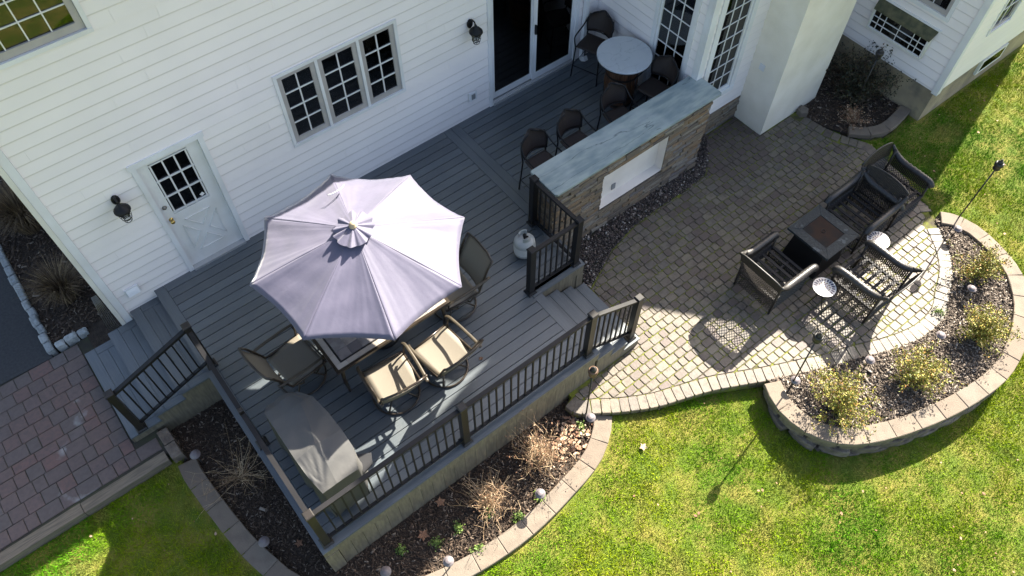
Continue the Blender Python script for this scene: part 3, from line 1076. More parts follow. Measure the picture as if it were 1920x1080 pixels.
# wing
O_W = (-3.95, -2.75, 1.16, 2.45)
w4 = backing("wall", 'x', 11.4, -4.345, -2.2, -.03, 3.1, [shrink(O_W)])
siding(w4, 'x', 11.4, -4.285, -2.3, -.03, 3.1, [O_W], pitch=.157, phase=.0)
O_WF = (12.10, 12.78, .80, 1.9)
w5 = backing("wall", 'y', -4.35, 11.40, 14.80, -.03, 3.1, [shrink(O_WF)])
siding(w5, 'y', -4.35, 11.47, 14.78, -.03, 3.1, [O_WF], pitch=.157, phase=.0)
b = MB(); b.box(11.36, 11.399, -4.392, -4.285, -.04, 3.1); b.box(11.40, 11.47, -4.392, -4.352, -.04, 3.1); b.build("corner_board", trimw, house)
MB().box(14.65, 14.80, -4.18, 6, -.03, 3.1).build("wall", white, house)
MB().box(11.43, 14.78, -4.315, -2.0, -1.3, -.035).build("foundation", found, house)
slab([(11.1, -4.65, 3.07), (15.1, -4.65, 3.07), (15.1, -.6, 5.3), (11.1, -.6, 5.3)], .1, roofm, "roof")
slab([(15.1, 3.45, 3.07), (11.1, 3.45, 3.07), (11.1, -.6, 5.3), (15.1, -.6, 5.3)], .1, roofm, "roof")
mb = MB()
mb.add([(11.41, -4.34, 3.1), (11.41, -.6, 5.2), (11.41, 3.2, 3.1), (11.53, -4.34, 3.1), (11.53, -.6, 5.2), (11.53, 3.2, 3.1)], [(0, 1, 2), (5, 4, 3), (0, 3, 4, 1), (1, 4, 5, 2), (0, 2, 5, 3)])
mb.build("gable", white, house)

window('y', 0, *O_TRI, 2, 4, trim=.045, sash=.062, mull=(2.595, 3.215), gl=glass, label="triple casement window with white grids", roomd=1.6)
window('y', 0, *O_UP, 4, 4, trim=.05, sash=.07, gl=glass)
wa = window('x', 7.6, *O_A, 3, 7, trim=.07, sash=.04, sashmat=trimw, gl=glass)
wb = window('y', -2.25, *O_B, 3, 7, trim=.10, sash=.045, sashmat=trimw, gl=glassd)
ww = window('x', 11.4, *O_W, 4, 3, trim=.06, sash=.06, gl=glass)
wf_ = window('y', -4.35, *O_WF, 2, 3, trim=.04, sash=.04, gl=glass)

# dishes on the kitchen sill (behind the triple window)
sill = MB(); sill.box(2.04, 3.77, .055, .40, 1.20, 1.262); sill.build("window_sill", trimw, house)
def ornament(name, label, cat, x, y, prof, mat, z=1.262, handle=False):
    o = MB().lathe((x, y, z), prof, 16)
    if handle:
        o.tube([(x + .03, y, z + .07), (x + .065, y, z + .06), (x + .06, y, z + .03), (x + .03, y, z + .02)], .005, 5)
    return tag(o.build(name, mat), label, cat)
cup = [(.028, 0), (.042, .01), (.047, .08), (.044, .082), (.038, .02)]
ornament("pitcher", "patterned white pitcher on the sill of the left kitchen casement", "pitcher", 2.20, .20, [(.04, 0), (.065, .04), (.055, .10), (.035, .15), (.042, .18)], ceram, handle=True)
ornament("mug", "white mug right of the pitcher on the kitchen sill", "mug", 2.44, .17, cup, ceram, handle=True)
ornament("flower_pot", "small terracotta pot on the sill of the right kitchen casement", "pot", 3.38, .17, cup, terra)
ornament("mug", "white mug on the sill, far right of the kitchen window", "mug", 3.64, .18, cup, ceram, handle=True)
pl = MB().grid(lambda u, v: (3.44 + .12 * u * cos(2 * pi * v), .30 + .05 * u * sin(2 * pi * v), 1.40 + .12 * u * sin(2 * pi * v)), 4, 24, th=.006)
tag(pl.build("plate", ceram), "round pale plate standing behind the pots in the right kitchen casement", "plate")

MB().grid(lambda u, v: (3.70 + .06 * u, .12 + .02 * sin(30 * u), 1.26 + 1.12 * v), 12, 4, th=.004).build("curtain", sashm, house)
# back door
door = MB()
wbox(door, 'y', 0, .068, .862, .045, 1.10, -.015, -.06)
wbox(door, 'y', 0, .068, .20, 1.10, 2.10, -.015, -.06)
wbox(door, 'y', 0, .70, .862, 1.10, 2.10, -.015, -.06)
wbox(door, 'y', 0, .20, .70, 2.02, 2.10, -.015, -.06)
door_o = door.build("door", doorw, house, label="white half-glazed back door with a crossbuck panel")
b = MB()
for z0, z1, a0, a1 in ((2.09, 2.17, -.02, .95),):
    wbox(b, 'y', 0, a0, a1, z0, z1, .034, -.09)
wbox(b, 'y', 0, -.0, .066, -.0, 2.09, .03, -.09)
wbox(b, 'y', 0, .864, .93, -.0, 2.09, .03, -.09)
b.build("door_frame", trimw, house)
b = MB(); wbox(b, 'y', 0, .066, .864, .0, .04, .06, -.09); b.build("threshold", silverm, house)
for c in range(3):
    for r_ in range(3):
        b = MB(); c0 = .22 + .46 / 3 * c; r0 = 1.13 + .87 / 3 * r_
        wbox(b, 'y', 0, c0 + .002, c0 + .46 / 3 - .002, r0 + .002, r0 + .29 - .002, -.03, -.033)
        b.build("pane", glassd, door_o)
b = MB()
for c in range(4):
    cc = .22 + .46 / 3 * c; wbox(b, 'y', 0, cc - .010, cc + .010, 1.11, 2.01, -.010, -.028)
for r_ in range(4):
    rr = 1.13 + .29 * r_; wbox(b, 'y', 0, .20, .70, rr - .010, rr + .010, -.0105, -.0275)
b.build("muntin", muntm, door_o)
# crossbuck mouldings: four raised triangles round an X
cx, cz, hw, hh = .46, .60, .235, .33
cb = MB()
for tri in (((-1, -.72), (-1, .72), (-.30, 0)), ((1, .72), (1, -.72), (.30, 0)), ((-.74, 1), (.74, 1), (0, .28)), ((.74, -1), (-.74, -1), (0, -.28))):
    pts = [Vector((cx + p[0] * hw, -.0, cz + p[1] * hh)) for p in tri]
    for p_, q_ in zip(pts, pts[1:] + pts[:1]):
        d_ = (q_ - p_).normalized() * .006
        cb.bar(Vector((p_.x, .012, p_.z)) - d_, Vector((q_.x, .012, q_.z)) + d_, .010, .016, up=(0, 1, 0))
cb.build("crossbuck_panel", doorw, door_o)
kn = MB().lathe((0, 0, 0), [(.03, 0), (.03, .006), (.012, .01), (.012, .035), (.026, .045), (.030, .06), (.022, .075), (.0, .078)], 14)
kn.v = [(.13 + x_, .015 - z_, 1.04 + y_) for x_, y_, z_ in kn.v]
kn.build("door_knob", brass, door_o)
kn = MB().lathe((0, 0, 0), [(.032, 0), (.030, .012), (.016, .016), (.014, .03), (0, .031)], 14)
kn.v = [(.13 + x_, .015 - z_, 1.28 + y_) for x_, y_, z_ in kn.v]
kn.build("deadbolt", nickel, door_o)
b = MB(); b.obox((.625, .008, 1.20), (.022, 0, .012), (0, .001, 0), (-.012, 0, .022)); b.build("sticker", stripm, door_o)
room(door_o, 'y', 0, .20, .70, 1.1, 2.02, .8)

# sliding patio door
sd = MB()
wbox(sd, 'y', 0, 5.32, 7.16, 2.09, 2.16, .034, -.12)
wbox(sd, 'y', 0, 5.32, 5.385, .0, 2.09, .03, -.12)
wbox(sd, 'y', 0, 7.095, 7.16, .0, 2.09, .03, -.12)
sdo = sd.build("sliding_door", trimw, house, label="white sliding patio door with two dark glass panels")
b = MB(); wbox(b, 'y', 0, 5.385, 7.095, .0, .05, .05, -.12); wbox(b, 'y', 0, 5.385, 7.095, .05, .075, .012, -.0); b.build("threshold", silverm, sdo)
for nm, a0, a1, oo in (("door_panel", 5.387, 6.27, -.025), ("door_panel", 6.215, 7.093, .010)):
    b = MB()
    z0, z1 = .078, 2.088
    wbox(b, 'y', 0, a0, a0 + .075, z0, z1, oo, oo - .032)
    wbox(b, 'y', 0, a1 - .075, a1, z0, z1, oo, oo - .032)
    wbox(b, 'y', 0, a0 + .075, a1 - .075, z0, z0 + .11, oo, oo - .032)
    wbox(b, 'y', 0, a0 + .075, a1 - .075, z1 - .08, z1, oo, oo - .032)
    b.build(nm, trimw, sdo)
    b = MB(); wbox(b, 'y', 0, a0 + .075, a1 - .075, z0 + .11, z1 - .08, oo - .014, oo - .018); b.build("glass_panel", glassd, sdo)
b = MB(); wbox(b, 'y', 0, 6.238, 6.262, 1.0, 1.17, .045, .011); b.build("door_handle", blackm, sdo)
room(sdo, 'y', 0, 5.4, 7.08, .06, 2.06, 1.5)

# hooded basement window box on the wing
hb = MB()
X = 11.4
hb.add([(X - .02, -3.90, .95), (X - .02, -2.78, .95), (X - .13, -2.80, .82), (X - .13, -3.88, .82), (X - .02, -3.90, .91), (X - .02, -2.78, .91), (X - .13, -2.80, .785), (X - .13, -3.88, .785)],
       [(0, 3, 2, 1), (4, 5, 6, 7), (3, 7, 6, 2), (0, 4, 7, 3), (1, 2, 6, 5)])
hbo = hb.build("basement_window", mossm, house, label="low grid window under a mossy sloping hood on the wing")
b = MB(); b.box(X - .11, X - .024, -3.875, -3.845, .44, .79); b.box(X - .11, X - .024, -2.825, -2.795, .44, .79); b.box(X - .12, X - .024, -3.875, -2.795, .415, .445); b.build("frame", creamw, hbo)
ys = [-3.84, -3.71, -3.60, -3.33, -3.06, -2.94, -2.83]
for i in range(6):
    for r_ in range(3):
        b = MB(); b.box(X - .090, X - .087, ys[i] + .004, ys[i + 1] - .004, .452 + .11 * r_, .554 + .11 * r_); b.build("pane", glassd, hbo)
b = MB()
for y_ in ys:
    b.box(X - .105, X - .086, y_ - .005, y_ + .005, .445, .785)
for r_ in range(4):
    b.box(X - .104, X - .0865, -3.84, -2.83, .445 + .11 * r_, .455 + .11 * r_)
b.build("muntin", muntm, hbo)
b = MB(); b.box(X - .06, X - .05, -3.85, -2.82, .446, .79); b.build("interior", darkroom, hbo)
b = MB(); b.box(11.398, 11.37, -3.94, -2.74, .955, .99); b.build("flashing", trimw, hbo)
b = MB(); b.box(12.84, 13.62, -4.36, -4.30, -.42, -.10); o = b.build("basement_window", trimw, house)
b = MB(); b.box(12.90, 13.56, -4.364, -4.361, -.36, -.15); b.build("pane", glassd, o)

# outlets and plates
b = MB(); wbox(b, 'y', 0, 4.91, 5.05, .36, .52, .05, .02); o = b.build("outlet_box", trimw, house)
b = MB(); wbox(b, 'y', 0, 4.945, 5.015, .39, .49, .058, .05); b.build("outlet_cover", greyp, o)
b = MB(); wbox(b, 'y', 0, -.86, -.66, .17, .31, .045, .018); o = b.build("dryer_vent", trimw, house)
for k in range(3):
    b = MB(); b.add([P3('y', 0, a, z, q) for a, z, q in ((-.84, .19 + .037 * k, .075), (-.68, .19 + .037 * k, .075), (-.68, .225 + .037 * k, .048), (-.84, .225 + .037 * k, .048))], [(0, 1, 2, 3)]); b.build("louver", trimw, o)
# downspout beside the slider
b = MB(); b.box(7.235, 7.305, -.10, -.035, .06, 3.9); b.obox((7.27, -.115, .05), (.035, 0, 0), (0, .06, -.035), (0, .02, .035)); b.build("downspout", trimw, house)
# utility cables on the left corner
cab = MB()
for k in range(6):
    x0 = -1.17 - .012 * k
    cab.tube([(x0, .10, .35), (x0 - .01 * k, .06, 0), (x0 - .02 - .012 * k, .04, -.3), (x0 + .02, .0 + .01 * k, -.5), (x0 + .08, -.02, -.56)], .006, 5)
cab.build("utility_cables", nickel, house)


def wall_lantern(label, x, z):
    r_ = thing("wall_lantern", label, "lantern", (x, 0, z), 0, "black wall lanterns")
    y = -.02
    b = MB(); b.lathe((0, 0, 0), [(.05, 0), (.052, .012), (.04, .022), (0, .024)], 14, sx=1, sy=1.5)
    b.v = [(x + p[0], y - p[2], z + p[1]) for p in b.v]
    b.build("back_plate", blackm, r_)
    b = MB().tube([(x, y - .02, z + .05), (x, y - .06, z + .10), (x, y - .12, z + .10), (x, y - .15, z + .05)], .012, 8)
    b.build("arm", blackm, r_)
    c = (x, y - .15, z)
    b = MB().lathe((c[0], c[1], c[2] - .06), [(.102, 0), (.100, .018), (.07, .055), (.025, .085), (.02, .12), (0, .125)], 18)
    b.build("hood", blackm, r_)
    b = MB()
    for k in range(6):
        a = 2 * pi * k / 6
        b.tube([(c[0] + .075 * cos(a), c[1] + .075 * sin(a), c[2] - .06), (c[0] + .070 * cos(a), c[1] + .070 * sin(a), c[2] - .16), (c[0] + .045 * cos(a), c[1] + .045 * sin(a), c[2] - .24)], .004, 4)
    for rr, zz in ((.074, -.10), (.062, -.19), (.046, -.24)):
        b.tube([(c[0] + rr * cos(2 * pi * k / 16), c[1] + rr * sin(2 * pi * k / 16), c[2] + zz) for k in range(16)], .004, 4, closed=True)
    b.tube([(c[0] - .046, c[1], c[2] - .24), (c[0] + .046, c[1], c[2] - .24)], .004, 4)
    b.build("cage", blackm, r_)
    b = MB().lathe((c[0], c[1], c[2] - .23), [(.035, 0), (.055, .08), (.062, .165)], 14, closed=False)
    b.build("glass_shade", lantern_glass, r_)
    return r_


wall_lantern("black caged wall lantern on the siding left of the back door", -.31, 1.80)
wall_lantern("black caged wall lantern on the siding left of the sliding door", 5.0, 1.80)

# ------------------------------------------------------------------ deck
deck = thing("deck", "blue grey composite deck with steps at both ends and a skirt", "deck", (0, 0, 0))


def board(mb, x0, x1, y0, y1, z1, th=.026, tone=None, ch=.003):
    mb.prism([(x0, y0), (x1, y0), (x1, y1), (x0, y1)], z1 - th, z1, ch=ch, tone=rnd.random() if tone is None else tone)
    return mb


pitch = (4.425) / 31
G = .0048
for r_ in range(31):
    y1 = -.004 - pitch * r_
    y0 = y1 - pitch
    tn = rnd.random()
    ym = (y0 + y1) / 2
    if ym > -2.30:
        xr = 4.376
    elif ym > -3.22:
        xr = 4.327
    elif ym > -3.36:
        xr = 3.53
    else:
        xr = 3.527
    board(MB(), -.395, xr, y0 + G, y1 - G, 0, tone=tn).build("deck_board", deckm, deck)
    if ym > -2.16:
        board(MB(), 4.664, 7.598, y0 + G, y1 - G, 0, tone=rnd.random()).build("deck_board", deckm, deck)
for x0, x1, y0, y1 in ((4.379, 4.518, -2.30, -.006), (4.522, 4.661, -2.30, -.006), (-.542, -.399, -4.575, -.002), (4.33, 4.47, -3.362, -2.305), (3.53, 3.67, -4.43, -3.366)):
    board(MB(), x0, x1, y0, y1, 0, tone=.55).build("border_board", deckmy, deck)
board(MB(), 3.533, 4.327, -3.362, -3.225, 0, tone=.5).build("border_board", deckm, deck)
board(MB(), -.396, 3.68, -4.575, -4.434, 0, tone=.6).build("border_board", deckm, deck)
# frame below the boards
b = MB()
b.box(-.50, 3.62, -4.53, -.02, -.20, -.06)
b.box(3.62, 4.44, -3.32, -.02, -.20, -.06)
b.box(4.44, 7.59, -2.14, -.02, -.20, -.06)
b.build("joist_frame", coverd, deck)
# fascia
for x0, x1, y0, y1 in ((-.54, 3.67, -4.565, -4.535), (3.64, 4.46, -3.355, -3.325)):
    MB().box(x0, x1, y0, y1, -.19, -.028, .55).build("fascia_board", skirtm, deck)
for x0, x1, y0, y1 in ((-.54, -.51, -4.53, -.0), (4.43, 4.46, -3.32, -2.2), (3.64, 3.67, -4.53, -3.36)):
    MB().box(x0, x1, y0, y1, -.19, -.028, .5).build("fascia_board", skirtm, deck)
# skirt of vertical boards with a bottom rail
x = -.37
while x < 3.62:
    w = .166
    MB().box(x + .002, min(x + w, 3.64) - .002, -4.553, -4.535, -.86, -.192, rnd.random()).build("skirt_board", skirtm, deck)
    x += w
MB().box(-.37, 3.7, -4.575, -4.555, -.93, -.85, .3).build("skirt_rail", skirtm, deck)
MB().box(-.545, -.375, -4.572, -4.535, -.95, -.192, .8).build("corner_post", skirtm, deck)
y = -4.53
while y < -1.7:
    MB().box(-.535, -.515, y + .002, y + .164, -.86, -.192, rnd.random()).build("skirt_board", skirtm, deck)
    y += .166
x = 3.68
while x < 4.40:
    MB().box(x + .002, min(x + .15, 4.455) - .002, -3.345, -3.328, -.70, -.192, rnd.random()).build("skirt_board", skirtm, deck)
    x += .15
MB().box(4.34, 4.462, -3.358, -3.326, -.70, -.192, .7).build("corner_post", skirtm, deck)
# right-hand stairs down to the patio (3 treads), x = 3.67 .. 4.47
for k in range(3):
    x0, x1, z = 3.672 + .267 * k, 3.672 + .267 * (k + 1), -.165 * (k + 1)
    yf = -4.575
    board(MB(), x0 - .02, x0 + .127, yf + .12, -3.37, z, tone=.4).build("tread_board", deckmy, deck)
    board(MB(), x0 + .131, x1 + .018, yf + .12, -3.37, z, tone=.7).build("tread_board", deckmy, deck)
    board(MB(), x0 - .02, x1 + .018, yf, yf + .116, z, tone=.55).build("tread_board", deckm, deck)
    MB().box(x0 - .025, x0 - .005, yf + .04, -3.36, z + .001, z + .138, .4).build("riser_board", skirtm, deck)
    MB().box(x0, x1, -4.565, -4.54, -.95, z - .028, .6).build("stringer", skirtm, deck)
MB().box(4.452, 4.470, yf + .02, -3.36, -.70, -.523, .4).build("riser_board", skirtm, deck)
# left-hand stairs, descending towards -X, y = 0 .. -1.62
for k in range(3):
    x1, x0, z = -.542 - .395 * k, -.542 - .395 * (k + 1), -.142 * (k + 1)
    n0 = x0 - .018
    if k == 0:
        ytop = -.008
    else:
        ytop = -.04
    board(MB(), n0, n0 + .14, -1.62, ytop, z, tone=.6).build("tread_board", deckmy, deck)
    board(MB(), n0 + .144, n0 + .284, -1.505, ytop - .12, z, tone=.3).build("tread_board", deckmy, deck)
    board(MB(), n0 + .288, x1 + .01, -1.505, ytop - .12, z, tone=.75).build("tread_board", deckmy, deck)
    board(MB(), n0 + .144, x1 + .01, -1.62, -1.509, z, tone=.5).build("tread_board", deckm, deck)
    board(MB(), n0 + .144, x1 + .01, ytop - .116, ytop, z, tone=.5).build("tread_board", deckm, deck)
    MB().box(x1 + .002, x1 + .02, -1.60, ytop, z + .001, z + .115, .5).build("riser_board", skirtm, deck)
    MB().box(x0, x1, -1.605, -1.58, -.95, z - .028, .5).build("stringer", skirtm, deck)
    MB().box(x0 + .01, x1, -1.575, ytop - .02, -.95, z - .03, .4).build("stair_frame", skirtm, deck)
MB().box(-1.75, -1.732, -1.60, -.03, -.62, -.455, .5).build("riser_board", skirtm, deck)


# ------------------------------------------------------------------ railings
def post(root, x, y, zb, h, s=.044, cap=.052, mat=None):
    mat = mat or postm
    b_ = MB().prism([(x - s, y - s), (x + s, y - s), (x + s, y + s), (x - s, y + s)], zb, zb + h - .03, tone=.5)
    p = b_.build("post", mat, root)
    c = MB()
    c.prism([(x - cap, y - cap), (x + cap, y - cap), (x + cap, y + cap), (x - cap, y + cap)], zb + h - .03, zb + h, ch=.010)
    c.build("post_cap", mat, p)
    f = MB().prism([(x - .068, y - .068), (x + .068, y - .068), (x + .068, y + .068), (x - .068, y + .068)], zb, zb + .035, ch=.016)
    f.build("post_base", mat, p)
    return p


def section(root, A, B, zA, zB, top=.93, bot=.09, nb=None, sp=.11, inset=.045):
    """railing between two posts; A,B xy ; zA,zB floor heights"""
    A, B = Vector((*A, 0)), Vector((*B, 0))
    d = (B - A)
    L = d.length
    d.normalize()
    a, b_ = A + d * inset, B - d * inset
    za = zA + (zB - zA) * inset / L
    zb = zB - (zB - zA) * inset / L
    m = MB()
    m.bar((a.x, a.y, za + top), (b_.x, b_.y, zb + top), .055, .034)
    m.bar((a.x, a.y, za + top - .028), (b_.x, b_.y, zb + top - .028), .036, .022)
    m.build("top_rail", railm, root)
    m = MB().bar((a.x, a.y, za + bot), (b_.x, b_.y, zb + bot), .04, .032)
    m.build("bottom_rail", railm, root)
    n_ = nb or max(1, round((L - 2 * inset) / sp) - 1)
    for k in range(n_):
        t = (k + 1) / (n_ + 1)
        p = a.lerp(b_, t)
        zf = za + (zb - za) * t
        m = MB().box(p.x - .0095, p.x + .0095, p.y - .0095, p.y + .0095, zf + bot + .016, zf + top - .039)
        m.build("baluster", railm, root)


PY = -4.468
fr = thing("railing", "long bronze railing along the front edge of the deck, carrying on down the patio steps", "railing", (1.5, PY, 0), 0, "black metal deck railings")
for x in (-.43, 1.55, 3.53):
    post(fr, x, PY, 0, 1.0)
post(fr, 4.385, PY, -.495, 1.05)
section(fr, (-.43, PY), (1.55, PY), 0, 0)
section(fr, (1.55, PY), (3.53, PY), 0, 0)
section(fr, (3.53, PY), (4.385, PY), -.02, -.47, top=.95, bot=.12, nb=7)
lr = thing("railing", "black railing seen from above along the left edge of the deck, over the mulch bed", "railing", (-.43, -3, 0), 0, "black metal deck railings")
post(lr, -.43, -2.95, 0, .985, s=.030, cap=.030)
section(lr, (-.43, -4.46), (-.43, -2.95), 0, 0, inset=.05)
section(lr, (-.43, -2.95), (-.43, -1.60), 0, 0, inset=.05)
sr = thing("railing", "black stair railing beside the left hand deck steps above the red pavers", "railing", (-1.0, -1.56, 0), 0, "black metal deck railings")
post(sr, -.43, -1.56, 0, 1.0)
post(sr, -1.575, -1.555, -.426, 1.02)
section(sr, (-.43, -1.56), (-1.575, -1.555), .0, -.42, top=.93, bot=.11, nb=9)
cr = thing("railing", "black L-shaped railing guarding the deck corner beside the bar and the propane tank", "railing", (4.3, -3.2, 0), 0, "black metal deck railings")
post(cr, 3.555, -3.255, 0, 1.0, mat=railm)
post(cr, 4.36, -3.255, 0, 1.0, mat=railm)
post(cr, 4.345, -2.33, 0, 1.0, mat=railm)
section(cr, (3.555, -3.255), (4.36, -3.255), 0, 0, nb=6)
section(cr, (4.36, -3.255), (4.345, -2.33), 0, 0, nb=7)

# ------------------------------------------------------------------ bar
bar = thing("outdoor_bar", "stacked stone bar with a blue grey quartzite counter and white niche beside the patio", "bar counter", (6, -2.4, PZ))
O_N = (5.39, 6.70, -.185, .575)
mb = MB()
A = [4.47, 5.39, 6.70, 7.555]
Z = [-.95, -.185, .575, .86]
for i in range(3):
    for k in range(3):
        if i == 1 and k == 1:
            mb.box(A[i], A[i + 1], -2.49, -2.19, Z[k], Z[k + 1])
        else:
            mb.box(A[i], A[i + 1], -2.635, -2.19, Z[k], Z[k + 1])
core = mb.build("bar_wall", mortar, bar)
stone_face(core, 'y', -2.635, 4.445, 7.575, -.70, .858, holes=[O_N], seed=8, cap=280)
stone_face(core, 'x', 4.47, -2.66, -2.19, -.70, .858, seed=9, cap=20)
nb_ = MB()
c = [P3('y', -2.64, a, z, o) for o in (.012, -.13) for a, z in ((5.392, -.183), (6.698, -.183), (6.698, .573), (5.392, .573))]
nb_.add(c, [(0, 1, 5, 4), (1, 2, 6, 5), (2, 3, 7, 6), (3, 0, 4, 7), (4, 5, 6, 7)])
nch = nb_.build("niche", nichem, bar)
b = MB(); b.box(5.75, 5.825, -2.526, -2.512, -.10, .015); b.build("outlet_cover", greyp, nch)
ct = MB().prism([(4.43, -2.15), (4.46, -2.135), (7.570, -2.135), (7.570, -2.287), (7.69, -2.287), (7.69, -2.69), (7.67, -2.71), (4.46, -2.71), (4.425, -2.68)], .862, .90, ch=.004)
ct.build("countertop", granite, bar)

# gravel along the bar
rs = np.random.RandomState(5)


def scatter(poly, dens, rs, margin=0):
    xs = [p[0] for p in poly]
    ys_ = [p[1] for p in poly]
    A_ = (max(xs) - min(xs)) * (max(ys_) - min(ys_))
    N = int(A_ * dens)
    X_ = rs.uniform(min(xs), max(xs), N)
    Y_ = rs.uniform(min(ys_), max(ys_), N)
    k = inside(poly, X_, Y_)
    return X_[k], Y_[k]


def blobs(name, X_, Y_, Z_, size, rs, mat, flat=.6, parent=None, **props):
    """little irregular octahedral stones"""
    N = len(X_)
    base = np.array([(1, 0, 0), (0, 1, 0), (-1, 0, 0), (0, -1, 0), (0, 0, 1), (0, 0, -1)], float)
    an = rs.uniform(0, 2 * pi, N)
    sc_ = size * rs.lognormal(0, .35, N)
    V_ = base[None] * (1 + rs.uniform(-.25, .35, (N, 6, 1)))
    V_ = V_ * np.stack([sc_ * rs.uniform(.8, 1.4, N), sc_, sc_ * flat], -1)[:, None]
    ca, sa = np.cos(an)[:, None], np.sin(an)[:, None]
    Xr = V_[..., 0] * ca - V_[..., 1] * sa
    Yr = V_[..., 0] * sa + V_[..., 1] * ca
    P_ = np.stack([Xr + X_[:, None], Yr + Y_[:, None], V_[..., 2] + Z_[:, None]], -1).reshape(-1, 3)
    f = np.array([(0, 1, 4), (1, 2, 4), (2, 3, 4), (3, 0, 4), (1, 0, 5), (2, 1, 5), (3, 2, 5), (0, 3, 5)])
    F_ = (f[None] + (np.arange(N) * 6)[:, None, None]).reshape(-1, 3)
    T_ = np.repeat(rs.random_sample(N), 8)
    return np_mesh(name, P_, F_, T_, mat, parent, **props)


X_, Y_ = scatter(BAR_GRAVEL, 3800, rs)
blobs("gravel", X_, Y_, np.full(len(X_), PZ) + rs.uniform(-.01, .015, len(X_)), .014, rs, pebble, kind="stuff")


def chips(name, polys, dens, zf, rs, mat, ln=.022, **props):
    Xs, Ys = [], []
    for p in polys:
        a, b_ = scatter(p, dens, rs)
        Xs.append(a); Ys.append(b_)
    X_, Y_ = np.concatenate(Xs), np.concatenate(Ys)
    N = len(X_)
    an = rs.uniform(0, 2 * pi, N)
    L = ln * rs.lognormal(0, .4, N)
    W = L * rs.uniform(.18, .4, N)
    tilt = rs.uniform(-.5, .5, N)
    dx, dy = np.cos(an), np.sin(an)
    z = zf(X_, Y_) + rs.uniform(.0, .022, N)
    roll = rs.uniform(-.6, .6, N)
    def pt(u, v):
        return np.stack([X_ + dx * L * u - dy * W * v, Y_ + dy * L * u + dx * W * v, z + L * u * tilt + W * v * roll + .004], -1)
    V_ = np.stack([pt(-1, -.7), pt(1, -1), pt(1.1, .8), pt(-.9, 1)], 1).reshape(-1, 3)
    V2 = V_ - np.array([0, 0, .006])
    allv = np.stack([V_.reshape(N, 4, 3), V2.reshape(N, 4, 3)], 1).reshape(-1, 3)
    f = np.array([(0, 1, 2, 3), (0, 4, 5, 1), (1, 5, 6, 2), (2, 6, 7, 3), (3, 7, 4, 0)])
    F_ = (f[None] + (np.arange(N) * 8)[:, None, None]).reshape(-1, 4)
    return np_mesh(name, allv, F_, np.repeat(rs.random_sample(N) ** 1.6, 5), mat, None, **props)


chips("mulch", [BED_R], 2600, lambda x, y: np.full(x.shape, -.655), rs, mulchd, ln=.016, kind="stuff")
chips("deck_bed_mulch", [BED_F], 2200, lambda x, y: np.full(x.shape, -.80), rs, mulchm, ln=.014, kind="stuff")
chips("corner_bed_mulch", [BED_C], 900, lambda x, y: np.full(x.shape, -.655), rs, mulchm, kind="stuff")
chips("side_bed_mulch", [[(-2.04, .46), (-1.12, .46), (-1.12, 5), (-2.04, 5)]], 900, lambda x, y: np.full(x.shape, -.565), rs, mulchm, kind="stuff")

# ------------------------------------------------------------------ grass
CAPR = offset_line(wr, .13) + offset_line(wr, -.13)[::-1]
def no_grass(X, Y):
    m = inside(PATIO, X, Y) | inside(BED_R, X, Y) | inside(BED_F, X, Y) | inside(BED_C, X, Y)
    for line, w in ((wr, .15), (wf, .15), (wc, .13)):
        o_ = offset_line(line, w) + offset_line(line, -w)[::-1]
        m |= inside(o_, X, Y)
    m |= (X < -1.28) & (Y > -2.09)
    m |= (X < -1.2) & (Y > -1.8)
    m |= (X > 11.36) & (Y > -4.37)
    m |= (Y > -2)
    return m


GR = [(-5.5, -1.9), (-1.0, -1.9), (-1.0, -4.4), (.6, -5.4), (3, -5.0), (10.2, -3.0), (17.5, -3.0), (17.5, -5.6), (11.5, -9.4), (6.6, -11.2), (2, -9.0), (-5, -4)]
X_, Y_ = scatter(GR, 8200, rs)
k = ~no_grass(X_, Y_)
X_, Y_ = X_[k], Y_[k]
N = len(X_)
patch = np.sin(X_ * 1.9 + 1.3 * np.sin(Y_ * 1.7)) * np.cos(Y_ * 2.3 + .8 * np.sin(X_ * 2.9)) + .35 * np.sin(X_ * 7.1 + Y_ * 5.3) + .25 * np.sin(Y_ * 11.7 - X_ * 6.1)
finep = np.sin(X_ * 41 + 3 * np.sin(Y_ * 17)) * np.sin(Y_ * 37 + 3 * np.sin(X_ * 19)) + .6 * np.sin(X_ * 83 + 2 * np.sin(Y_ * 61)) * np.sin(Y_ * 71)
H = (.018 + .024 * rs.random_sample(N)) * (1 + .25 * patch) * (1 + .33 * finep)
keep = rs.random_sample(N) < np.clip(.82 + .2 * patch + .22 * finep, .25, 1)
X_, Y_, H = X_[keep], Y_[keep], H[keep]
N = len(X_)
an = rs.uniform(0, 2 * pi, N)
W = .0036 * rs.uniform(.7, 1.5, N)
lean = H * rs.uniform(.2, 1.3, N)
la = rs.uniform(0, 2 * pi, N)
Z_ = lawn_z(X_, Y_) - .006
c_, s_ = np.cos(an) * W, np.sin(an) * W
v0 = np.stack([X_ - c_, Y_ - s_, Z_], -1)
v1 = np.stack([X_ + c_, Y_ + s_, Z_], -1)
v2 = np.stack([X_ + np.cos(la) * lean, Y_ + np.sin(la) * lean, Z_ + H], -1)
V_ = np.stack([v0, v1, v2], 1).reshape(-1, 3)
F_ = np.arange(3 * N).reshape(-1, 3)
np_mesh("grass", V_, F_, rs.random_sample(N), grassm, kind="stuff")

